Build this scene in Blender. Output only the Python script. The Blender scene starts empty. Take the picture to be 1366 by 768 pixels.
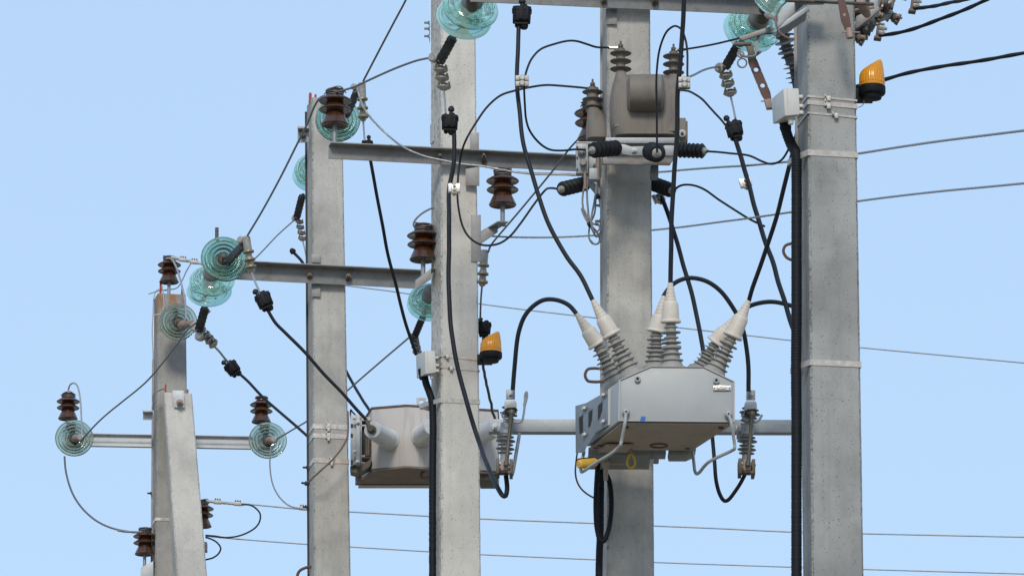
import bpy, bmesh, math, random
from mathutils import Vector, Matrix, noise
R = math.radians
random.seed(7)
SC = bpy.context.scene
COL = SC.collection
# ---------------------------------------------------------------- camera
F = 6530.0                       # focal length in photo pixels (photo 1366 wide)
TH = R(15.0)
CAM = Vector((0, 0, 1.6))
cd = bpy.data.cameras.new('camera'); cam = bpy.data.objects.new('camera', cd); COL.objects.link(cam)
cam.location = CAM; cam.rotation_euler = (R(90) + TH, 0, 0)
cd.sensor_width = 36; cd.lens = F * 36 / 1366; cd.clip_start = .1; cd.clip_end = 6000
SC.camera = cam
# ---------------------------------------------------------------- sky, sun, exposure
SUN_EL, SUN_AZ = 33, 184          # azimuth clockwise from +Y (sun behind the camera, to the right)
w = bpy.data.worlds.new("World"); SC.world = w; w.use_nodes = True
nt = w.node_tree; nt.nodes.clear()
sky = nt.nodes.new('ShaderNodeTexSky'); sky.sky_type = 'NISHITA'; sky.sun_disc = False
sky.sun_elevation = R(SUN_EL); sky.sun_rotation = R(SUN_AZ)
sky.altitude = 0; sky.air_density = 1.0; sky.dust_density = 1.2; sky.ozone_density = 1.0
bg = nt.nodes.new('ShaderNodeBackground'); bg.inputs[1].default_value = .15
out = nt.nodes.new('ShaderNodeOutputWorld')
# thin high haze evens out the clear-sky gradient
hz = nt.nodes.new('ShaderNodeMix'); hz.data_type = 'RGBA'; hz.inputs[0].default_value = .85
hz.inputs[7].default_value = (2.58, 3.62, 5.0, 1)
nt.links.new(sky.outputs[0], hz.inputs[6]); nt.links.new(hz.outputs[2], bg.inputs[0]); nt.links.new(bg.outputs[0], out.inputs[0])
sl = bpy.data.lights.new('sun', 'SUN'); sl.energy = 1.5; sl.angle = R(12); sl.color = (1, .93, .82)
so = bpy.data.objects.new('sun', sl); COL.objects.link(so)
sd = Vector((math.sin(R(SUN_AZ)) * math.cos(R(SUN_EL)), math.cos(R(SUN_AZ)) * math.cos(R(SUN_EL)), math.sin(R(SUN_EL))))
so.rotation_euler = sd.to_track_quat('Z', 'Y').to_euler()
so.location = (10, -10, 30)
SC.view_settings.view_transform = 'Standard'; SC.view_settings.look = 'None'
SC.view_settings.exposure = 0.35; SC.view_settings.gamma = 1.0
SC.render.engine = 'CYCLES'
SC.cycles.max_bounces = 14; SC.cycles.transmission_bounces = 12; SC.cycles.transparent_max_bounces = 12
SC.cycles.use_denoising = True
SC.cycles.caustics_refractive = False

# ---------------------------------------------------------------- measuring
CT, ST = math.cos(TH), math.sin(TH)
def W(x, y, Y):
    """point of the scene that stands at distance Y and is seen at photo pixel x, y"""
    u = (x - 683) / F; v = (384 - y) / F
    d = Vector((u, CT - v * ST, ST + v * CT))
    return CAM + d * (Y / d.y)
def S(Y): return F * CT / Y         # pixels per metre there

# ---------------------------------------------------------------- materials
def newmat(name):
    m = bpy.data.materials.new(name); m.use_nodes = True
    t = m.node_tree; b = t.nodes['Principled BSDF']
    return m, t, b
def N(t, k, **kw):
    n = t.nodes.new('ShaderNode' + k)
    for a, v in kw.items():
        if a in n.inputs: n.inputs[a].default_value = v
        else: setattr(n, a, v)
    return n
def coords(t, sc=(1, 1, 1), loc=(0, 0, 0)):
    c = N(t, 'TexCoord'); m = N(t, 'Mapping'); m.inputs['Scale'].default_value = sc; m.inputs['Location'].default_value = loc
    t.links.new(c.outputs['Object'], m.inputs[0]); return m.outputs[0]
def ramp(t, src, stops):
    r = N(t, 'ValToRGB'); e = r.color_ramp.elements
    while len(e) < len(stops): e.new(.5)
    for k, (p, c) in enumerate(stops):
        e[k].position = p; e[k].color = (c, c, c, 1) if isinstance(c, (int, float)) else (*c, 1)
    t.links.new(src, r.inputs[0]); return r.outputs[0]
def mixc(t, a, b, f, mode='MIX'):
    m = N(t, 'Mix', data_type='RGBA', blend_type=mode)
    for i, v in ((0, f), (6, a), (7, b)):
        sock = m.inputs[i]
        if hasattr(v, 'links'): t.links.new(v, sock)
        elif isinstance(v, (int, float)): sock.default_value = v if i == 0 else (v, v, v, 1)
        else: sock.default_value = (*v, 1)
    return m.outputs[2]
def noise_t(t, co, scale, detail=5, rough=.55, dist=0):
    n = N(t, 'TexNoise'); n.inputs['Scale'].default_value = scale; n.inputs['Detail'].default_value = detail
    n.inputs['Roughness'].default_value = rough; n.inputs['Distortion'].default_value = dist
    t.links.new(co, n.inputs['Vector']); return n.outputs['Fac']

def concrete(name, base, warm=(1, 1, 1), seed=0.0, rust=0.0, contrast=1.0):
    m, t, b = newmat(name)
    co = coords(t, loc=(seed * 3.7, seed * 1.3, seed * 5.1))
    big = noise_t(t, co, 3.2, 4, .55, .4)
    mid = noise_t(t, coords(t, (1, 1, .55), (seed, 2, 0)), 13, 6, .62, .3)
    fine = noise_t(t, co, 170, 3, .6)
    k = contrast
    c0 = tuple(base * v for v in warm)
    c = mixc(t, tuple(v * (1 - .34 * k) for v in c0), tuple(v * (1 + .18 * k) for v in c0), ramp(t, big, [(.34, 0), (.66, 1)]))
    c = mixc(t, c, mixc(t, c, 1 - .30 * k, 1, 'MULTIPLY'), ramp(t, mid, [(.44, 0), (.72, 1)]))
    # vertical run marks and level shutter marks
    st = noise_t(t, coords(t, (38, 38, 1.3), (seed, 0, 0)), 1, 4, .6)
    c = mixc(t, c, mixc(t, c, (.80, .78, .74), 1, 'MULTIPLY'), ramp(t, st, [(.55, 0), (.78, .75 * k)]))
    hz = noise_t(t, coords(t, (1.5, 1.5, 26), (seed, 1, 3)), 1, 5, .65)
    c = mixc(t, c, mixc(t, c, (.84, .84, .83), 1, 'MULTIPLY'), ramp(t, hz, [(.56, 0), (.74, .7 * k)]))
    c = mixc(t, c, mixc(t, c, 1.08, 1, 'MULTIPLY'), ramp(t, fine, [(.38, 0), (.70, 1)]))
    # air holes
    v = N(t, 'TexVoronoi'); v.inputs['Scale'].default_value = 58; t.links.new(co, v.inputs['Vector'])
    v2 = N(t, 'TexVoronoi'); v2.inputs['Scale'].default_value = 120; t.links.new(co, v2.inputs['Vector'])
    sel = N(t, 'Math', operation='GREATER_THAN'); sel.inputs[1].default_value = .76
    sx = N(t, 'SeparateColor'); t.links.new(v.outputs['Color'], sx.inputs[0]); t.links.new(sx.outputs[0], sel.inputs[0])
    sel2 = N(t, 'Math', operation='GREATER_THAN'); sel2.inputs[1].default_value = .72
    sx2 = N(t, 'SeparateColor'); t.links.new(v2.outputs['Color'], sx2.inputs[0]); t.links.new(sx2.outputs[1], sel2.inputs[0])
    def hole(dist, s, a, bb):
        r = ramp(t, dist, [(a, 1), (bb, 0)]); q = N(t, 'Math', operation='MULTIPLY')
        t.links.new(r, q.inputs[0]); t.links.new(s, q.inputs[1]); return q.outputs[0]
    h1 = hole(v.outputs['Distance'], sel.outputs[0], .05, .17)
    h2 = hole(v2.outputs['Distance'], sel2.outputs[0], .10, .24)
    mx = N(t, 'Math', operation='MAXIMUM'); t.links.new(h1, mx.inputs[0]); t.links.new(h2, mx.inputs[1])
    c = mixc(t, c, (.12, .108, .092), mx.outputs[0])
    # exposed aggregate on the chipped corner
    at = N(t, 'Attribute', attribute_name='edge')
    ag = noise_t(t, co, 120, 3, .7)
    agc = mixc(t, mixc(t, c, .38, 1, 'MULTIPLY'), mixc(t, c, 1.12, 1, 'MULTIPLY'), ramp(t, ag, [(.40, 0), (.56, 1)]))
    em = N(t, 'Math', operation='MULTIPLY'); t.links.new(at.outputs['Fac'], em.inputs[0])
    t.links.new(ramp(t, noise_t(t, co, 24, 3), [(.38, .25), (.6, 1)]), em.inputs[1])
    c = mixc(t, c, agc, em.outputs[0])
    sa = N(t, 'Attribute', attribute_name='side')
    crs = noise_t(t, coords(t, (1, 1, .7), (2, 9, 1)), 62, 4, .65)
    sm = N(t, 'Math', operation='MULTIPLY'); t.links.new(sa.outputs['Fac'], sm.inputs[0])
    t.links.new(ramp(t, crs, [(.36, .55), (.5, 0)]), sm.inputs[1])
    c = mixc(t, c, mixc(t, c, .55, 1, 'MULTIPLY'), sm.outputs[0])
    if rust:
        rn = noise_t(t, coords(t, (1, 1, .4), (4, 4, 4)), 16, 5, .65, .6)
        g = N(t, 'Attribute', attribute_name='toprust')
        rm = N(t, 'Math', operation='MULTIPLY'); t.links.new(g.outputs['Fac'], rm.inputs[0])
        t.links.new(ramp(t, rn, [(.40, 0), (.6, 1)]), rm.inputs[1])
        c = mixc(t, c, (.30, .15, .07), rm.outputs[0])
    else:
        rn = noise_t(t, coords(t, (9, 9, 2.2), (seed + 7, 4, 4)), 1, 3, .6, .6)
        c = mixc(t, c, (.36, .25, .14), ramp(t, rn, [(.70, 0), (.84, .5)]))
    t.links.new(c, b.inputs['Base Color']); b.inputs['Roughness'].default_value = .92
    b.inputs['Specular IOR Level'].default_value = .25
    bp = N(t, 'Bump'); bp.inputs['Strength'].default_value = .55; bp.inputs['Distance'].default_value = .002
    hh = N(t, 'Math', operation='SUBTRACT'); t.links.new(mid, hh.inputs[0]); t.links.new(mx.outputs[0], hh.inputs[1])
    h3 = N(t, 'Math', operation='ADD'); t.links.new(hh.outputs[0], h3.inputs[0]); t.links.new(fine, h3.inputs[1])
    cs = N(t, 'Math', operation='MULTIPLY_ADD'); t.links.new(crs, cs.inputs[0]); t.links.new(sa.outputs['Fac'], cs.inputs[1]); t.links.new(h3.outputs[0], cs.inputs[2])
    t.links.new(cs.outputs[0], bp.inputs['Height']); t.links.new(bp.outputs[0], b.inputs['Normal'])
    return m

def simple(name, col, rough=.5, metal=0.0, var=.15, scale=40, bump=.0, dirt=None, streak=False, spec=.5, coat=0, aniso=(1, 1, 1)):
    m, t, b = newmat(name)
    co = coords(t, aniso)
    n = noise_t(t, co, scale, 5, .6)
    c = mixc(t, tuple(v * (1 - var) for v in col), tuple(min(1, v * (1 + var)) for v in col), ramp(t, n, [(.3, 0), (.7, 1)]))
    if dirt:
        dn = noise_t(t, coords(t, (22, 22, 2.5) if streak else (1, 1, 1)), 1 if streak else 14, 5, .65, .4)
        c = mixc(t, c, dirt, ramp(t, dn, [(.50, 0), (.76, .7)]))
    t.links.new(c, b.inputs['Base Color'])
    rr = ramp(t, n, [(.2, max(0, rough - .1)), (.8, min(1, rough + .12))])
    t.links.new(rr, b.inputs['Roughness']); b.inputs['Metallic'].default_value = metal
    b.inputs['Specular IOR Level'].default_value = spec
    b.inputs['Coat Weight'].default_value = coat; b.inputs['Coat Roughness'].default_value = .12
    if bump:
        bp = N(t, 'Bump'); bp.inputs['Strength'].default_value = bump; bp.inputs['Distance'].default_value = .002
        t.links.new(noise_t(t, co, scale * 2, 4), bp.inputs['Height']); t.links.new(bp.outputs[0], b.inputs['Normal'])
    return m
def galv(name, col=(.27, .285, .295), metal=.45, rust=.0):
    m, t, b = newmat(name)
    co = coords(t)
    v = N(t, 'TexVoronoi'); v.inputs['Scale'].default_value = 55; t.links.new(co, v.inputs['Vector'])
    sx = N(t, 'SeparateColor'); t.links.new(v.outputs['Color'], sx.inputs[0])
    n = noise_t(t, co, 9, 5, .6)
    c = mixc(t, tuple(x * .78 for x in col), tuple(x * 1.12 for x in col), ramp(t, n, [(.3, 0), (.7, 1)]))
    c = mixc(t, c, tuple(x * 1.25 for x in col), ramp(t, sx.outputs[0], [(0, 0), (1, .25)]))
    d = noise_t(t, co, 60, 4, .7)
    c = mixc(t, c, (.12, .10, .085), ramp(t, d, [(.62, 0), (.75, .6)]))
    if rust: c = mixc(t, c, (.20, .10, .05), ramp(t, noise_t(t, coords(t, loc=(5, 5, 5)), 18, 5, .7), [(.5, 0), (.72, rust)]))
    t.links.new(c, b.inputs['Base Color']); b.inputs['Metallic'].default_value = metal
    t.links.new(ramp(t, n, [(.2, .42), (.8, .62)]), b.inputs['Roughness'])
    return m
def glass(name, col, rough=.02):
    m, t, b = newmat(name)
    b.inputs['Base Color'].default_value = (*col, 1)
    b.inputs['Transmission Weight'].default_value = .80; b.inputs['IOR'].default_value = 1.38
    b.inputs['Roughness'].default_value = rough
    n = noise_t(t, coords(t), 30, 4)
    t.links.new(mixc(t, col, tuple(v * .9 for v in col), ramp(t, n, [(.4, 0), (.7, 1)])), b.inputs['Base Color'])
    return m
CON = [concrete('concrete_pale_grey', .33, (1.04, .985, .90), 1.0, rust=1, contrast=.7),
       concrete('concrete_grey', .425, (1.05, 1, .91), 2.0, contrast=.6),
       concrete('concrete_warm_white', .555, (1.06, 1, .90), 3.0, contrast=.42),
       concrete('concrete_board_marked', .43, (1.06, 1, .90), 4.0, contrast=.7),
       concrete('concrete_cool_grey', .315, (1.01, 1, .95), 5.0, contrast=.65),
       concrete('concrete_strut', .49, (1.06, 1, .90), 6.0, contrast=.5)]
GALV = galv('galvanised_steel'); GALVD = galv('weathered_galvanised_steel', (.235, .235, .23), .25, .5)
GALVL = galv('bright_galvanised_steel', (.42, .43, .44), .3)
STRAP = simple('stainless_strap', (.60, .52, .46), .30, .8, .15, 30)
STRAPB = simple('blue_plastic_strap', (.30, .37, .46), .5, 0, .08, 30)
STRAPP = simple('pale_strap', (.46, .42, .375), .45, .25, .2, 60, dirt=(.34, .33, .32))
ALU = simple('aluminium_wire', (.36, .36, .36), .45, .55, .2, 90)
ALUD = simple('dull_aluminium_wire', (.17, .17, .175), .5, .4, .2, 90)
CLAMP = simple('clamp_alloy', (.40, .38, .345), .5, .35, .2, 70, dirt=(.22, .20, .17))
BRASS = simple('brass_bolt', (.30, .25, .15), .45, .6, .15, 60)
SILV = simple('silver_clamp', (.66, .64, .60), .32, .6, .2, 70, dirt=(.3, .27, .22))
BLK = simple('black_rubber', (.008, .009, .012), .6, 0, .3, 60, spec=.22)
LINKM = simple('dark_grey_link', (.045, .045, .047), .5, .3, .3, 60, dirt=(.10, .095, .085))
BLKC = simple('black_cable_jacket', (.012, .014, .018), .55, 0, .25, 50, spec=.3)
BLKP = simple('black_polymer', (.010, .011, .014), .5, 0, .3, 40, spec=.35)
BROWN = simple('brown_glazed_porcelain', (.062, .022, .009), .22, 0, .35, 18, coat=.35)
VTB = simple('grey_brown_epoxy', (.185, .158, .130), .62, 0, .14, 11, bump=.25, dirt=(.105, .09, .075), streak=True)
PGREY = simple('grey_silicone', (.26, .265, .26), .55, 0, .12, 30, dirt=(.19, .185, .17))
PWARM = simple('warm_grey_silicone', (.31, .295, .265), .6, 0, .12, 30, dirt=(.24, .22, .19))
BOOT = simple('beige_silicone_boot', (.62, .55, .47), .5, 0, .05, 24, dirt=(.50, .42, .34))
POTW = simple('white_grey_porcelain', (.56, .56, .545), .3, 0, .06, 20, coat=.2)
BOXP = simple('pale_grey_paint', (.36, .372, .368), .45, 0, .05, 6, bump=.03, dirt=(.36, .355, .33), streak=True)
BOXU = simple('brown_grey_paint', (.36, .30, .24), .6, 0, .12, 8, dirt=(.22, .17, .12))
CABW = simple('weathered_sheet_metal', (.50, .46, .425), .6, .1, .07, 7, dirt=(.27, .225, .20), streak=True, aniso=(1, 1, .3))
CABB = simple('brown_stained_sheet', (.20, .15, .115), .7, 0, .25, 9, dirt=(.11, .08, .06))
DARK = simple('dark_steel_and_shade', (.035, .033, .032), .7, .2, .3, 30)  # dark steel, also used as painted shade in a gap and a recess
JBOX = simple('light_grey_plastic', (.52, .51, .475), .5, 0, .05, 20, dirt=(.42, .40, .36))
RUST = simple('rusted_bar', (.115, .062, .050), .7, .1, .25, 60, bump=.2)
RUSTP = simple('bleached_copper', (.30, .215, .17), .6, .2, .25, 60)
COPW = simple('oxidised_copper_wire', (.19, .125, .095), .5, .2, .2, 60)
BRONZE = simple('tarnished_bronze', (.105, .088, .068), .55, .4, .3, 70, bump=.2)
YEL = simple('yellow_grip', (.62, .36, .05), .5, 0, .12, 40)
YELR = simple('yellow_ring', (.55, .38, .02), .5, 0, .12, 40)
BLUE = simple('blue_tape', (.01, .10, .38), .5, 0, .05, 40)
RED = simple('red_tip', (.38, .05, .03), .5, 0, .15, 40)
GLT = glass('teal_glass', (.60, .93, .82)); GLG = glass('grey_green_glass', (.66, .82, .72), .03)
am, at_, ab = newmat('amber_plastic')
ab.inputs['Base Color'].default_value = (1.0, .30, .005, 1); ab.inputs['Transmission Weight'].default_value = .35
ab.inputs['Roughness'].default_value = .16; ab.inputs['IOR'].default_value = 1.45
_n = noise_t(at_, coords(at_, (1, 1, .15)), 120, 3)
at_.links.new(mixc(at_, (1.0, .33, .006), (1.0, .46, .02), _n), ab.inputs['Base Color'])
AMB = am

# ---------------------------------------------------------------- mesh helpers
class MB:
    def __init__(s): s.v = []; s.f = []; s.edge = {}; s.rust = {}
    def add(s, vs, fs):
        o = len(s.v); s.v += [Vector(v) for v in vs]; s.f += [tuple(i + o for i in f) for f in fs]; return o
    def hexa(s, lo, hi):      # two rings of n points, joined and capped
        n = len(lo)
        s.add(list(lo) + list(hi), [tuple(reversed(range(n))), tuple(range(n, 2 * n))] + [(i, (i + 1) % n, n + (i + 1) % n, n + i) for i in range(n)])
        return s
    def pp(s, poly, Y, d, skew=(0, 0)):
        """outline seen at distance Y, given its real thickness d away from the viewer"""
        lo = [W(x, y, Y) for x, y in poly]; e = Vector((skew[0], d, skew[1]))
        return s.hexa(lo, [p + e for p in lo])
    def bx(s, x0, y0, x1, y1, Y, d, skew=(0, 0)):
        return s.pp([(x0, y0), (x1, y0), (x1, y1), (x0, y1)], Y, d, skew)
    def box(s, M, a, b, c):
        P = lambda x, y, z: M @ Vector((x * a / 2, y * b / 2, z * c / 2))
        return s.hexa([P(-1, -1, -1), P(1, -1, -1), P(1, 1, -1), P(-1, 1, -1)], [P(-1, -1, 1), P(1, -1, 1), P(1, 1, 1), P(-1, 1, 1)])
    def lathe(s, p0, p1, prof, n=28, closed=False):
        """prof: (t along p0-p1, radius in metres)"""
        p0 = Vector(p0); p1 = Vector(p1); ax = p1 - p0; z = ax.normalized()
        x = z.orthogonal().normalized(); y = z.cross(x)
        vs = []
        for t, r in prof:
            for k in range(n):
                a = 2 * math.pi * k / n
                vs.append(p0 + ax * t + (x * math.cos(a) + y * math.sin(a)) * max(r, 1e-5))
        m = len(prof); fs = []
        for i in range(m if closed else m - 1):
            for k in range(n):
                j = (i + 1) % m
                fs.append((i * n + k, i * n + (k + 1) % n, j * n + (k + 1) % n, j * n + k))
        if not closed:
            fs.append(tuple(reversed(range(n)))); fs.append(tuple(range((m - 1) * n, m * n)))
        s.add(vs, fs); return s
    def lpx(s, a, b, prof, n=28):
        """a, b: (x, y, Y); prof radius in photo pixels at that distance"""
        k = S((a[2] + b[2]) / 2)
        return s.lathe(W(*a), W(*b), [(t, r / k) for t, r in prof], n)
    def tube(s, pts, r, n=10, lobes=0, pitch=.12, cap=True, ridge=None):
        pts = [Vector(p) for p in pts]; m = len(pts); vs = []; fs = []
        t0 = (pts[1] - pts[0]).normalized(); x = t0.orthogonal().normalized(); L = 0
        for i, p in enumerate(pts):
            t = (pts[min(i + 1, m - 1)] - pts[max(i - 1, 0)]).normalized()
            x = (x - t * x.dot(t)).normalized(); y = t.cross(x)
            if i: L += (p - pts[i - 1]).length
            rr = r[i] if isinstance(r, (list, tuple)) else r
            if ridge: rr *= 1 + ridge[1] * (1 if (L / ridge[0]) % 1 < .5 else -1)
            for k in range(n):
                a = 2 * math.pi * k / n; q = rr
                if lobes: q *= 1 + (.22 if lobes > 2 else .10) * math.cos(lobes * a + 2 * math.pi * L / pitch * lobes / 2)
                vs.append(p + (x * math.cos(a) + y * math.sin(a)) * q)
        for i in range(m - 1):
            for k in range(n):
                fs.append((i * n + k, i * n + (k + 1) % n, (i + 1) * n + (k + 1) % n, (i + 1) * n + k))
        if cap: fs += [tuple(reversed(range(n))), tuple(range((m - 1) * n, m * n))]
        s.add(vs, fs); return s
    def ball(s, c, r, n=12):
        return s.lathe(c - Vector((0, 0, r)), c + Vector((0, 0, r)), [((1 - math.cos(a)) / 2, r * math.sin(a)) for a in [math.pi * i / 8 for i in range(9)]], n)
    def build(s, name, mat, parent=None, bevel=0.0, smooth=35, loc=None, world=True):
        me = bpy.data.meshes.new(name)
        top = parent
        while top is not None and top.parent: top = top.parent
        off = top.location if top is not None else (loc if loc is not None else Vector((0, 0, 0)))
        me.from_pydata([v - off for v in s.v], [], s.f)
        bm = bmesh.new(); bm.from_mesh(me)
        bmesh.ops.recalc_face_normals(bm, faces=bm.faces)
        if bevel:
            es = [e for e in bm.edges if len(e.link_faces) == 2 and e.calc_face_angle(0) > .5]
            bmesh.ops.bevel(bm, geom=es, offset=bevel, segments=2, profile=.6, affect='EDGES', clamp_overlap=True)
        bm.to_mesh(me); bm.free()
        me.materials.append(mat)
        me.shade_smooth(); me.set_sharp_from_angle(angle=R(smooth))
        o = bpy.data.objects.new(name, me); COL.objects.link(o)
        if parent: o.parent = parent
        elif loc is not None: o.location = loc
        return o
def tag(o, label=None, cat=None, group=None, kind=None):
    if label: o['label'] = label
    if cat: o['category'] = cat
    if group: o['group'] = group
    if kind: o['kind'] = kind
    return o
def thing(name, label, cat, loc, group=None):
    o = bpy.data.objects.new(name, None); COL.objects.link(o); o.empty_display_size = .05
    o.location = loc; return tag(o, label, cat, group)
def spl(pts, step=.012):
    """smooth path through points"""
    P = [Vector(p) for p in pts]
    if len(P) == 2:
        n = max(2, int((P[1] - P[0]).length / (step * 4))); return [P[0].lerp(P[1], i / n) for i in range(n + 1)]
    P = [P[0] * 2 - P[1]] + P + [P[-1] * 2 - P[-2]]; o = []
    for i in range(1, len(P) - 2):
        a, b, c, d = P[i - 1:i + 3]; n = max(2, min(60, int((c - b).length / step)))
        t0 = 0; t1 = max((b - a).length, 1e-4) ** .5; t2 = t1 + max((c - b).length, 1e-4) ** .5; t3 = t2 + max((d - c).length, 1e-4) ** .5
        for k in range(n):
            t = t1 + (t2 - t1) * k / n
            A1 = a * ((t1 - t) / t1) + b * (t / t1); A2 = b * ((t2 - t) / (t2 - t1)) + c * ((t - t1) / (t2 - t1)); A3 = c * ((t3 - t) / (t3 - t2)) + d * ((t - t2) / (t3 - t2))
            B1 = A1 * ((t2 - t) / t2) + A2 * (t / t2); B2 = A2 * ((t3 - t) / (t3 - t1)) + A3 * ((t - t1) / (t3 - t1))
            o.append(B1 * ((t2 - t) / (t2 - t1)) + B2 * ((t - t1) / (t2 - t1)))
    o.append(P[-2]); return o
def path(px, Y):
    """photo pixels to points; Y one distance, a pair (start, end) or one per point"""
    n = len(px)
    if isinstance(Y, (int, float)): ys = [Y] * n
    elif len(Y) == n: ys = Y
    else:
        L = [0]
        for i in range(1, n): L.append(L[-1] + math.dist(px[i], px[i - 1]))
        ys = [Y[0] + (Y[1] - Y[0]) * l / L[-1] for l in L]
    return [W(x, y, d) for (x, y), d in zip(px, ys)]
def wire(name, label, px, Y, wpx, mat, cat, group=None, lobes=0, pitch=.12, n=10, ridge=None, step=.012):
    P = spl(path(px, Y), step)
    if mat is BLKC and n >= 10:                                  # slight unevenness of a hand-bent cable
        q0 = px[0][0] * .37
        for i in range(2, len(P) - 2):
            P[i] = P[i] + Vector((noise.noise(Vector((i * step * 5.5, q0, 0))), noise.noise(Vector((i * step * 5.5, q0, 9))), noise.noise(Vector((i * step * 5.5, q0, 5))) * .5)) * .005 * min(1, i / 12, (len(P) - i) / 12)
    yy = Y if isinstance(Y, (int, float)) else sum(Y) / len(Y)
    mb = MB(); mb.tube(P, wpx / 2 / S(yy), n, lobes, pitch, ridge=ridge)
    o = mb.build(name, mat, None, smooth=60, loc=P[0].copy())
    return tag(o, label, cat, group)
def bolt(mb, x, y, Y, rpx, out=.02, ang=None):
    """hex bolt head with washer on a face turned to the viewer"""
    p = W(x, y, Y); k = S(Y)
    mb.lathe(p, p + Vector((0, -out, 0)), [(0, rpx * 1.25 / k), (.15, rpx * 1.25 / k), (.16, rpx * .95 / k), (.6, rpx * .95 / k), (.62, rpx * .5 / k), (1, rpx * .5 / k)], 6)

# ---------------------------------------------------------------- ground
gm = simple('ground_grass_soil', (.24, .20, .145), .95, 0, .3, .4, dirt=(.20, .16, .115))
g = MB(); g.add([(-3000, -3000, 0), (3000, -3000, 0), (3000, 3000, 0), (-3000, 3000, 0)], [(0, 1, 2, 3)])
tag(g.build('ground', gm), kind='structure')

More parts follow.
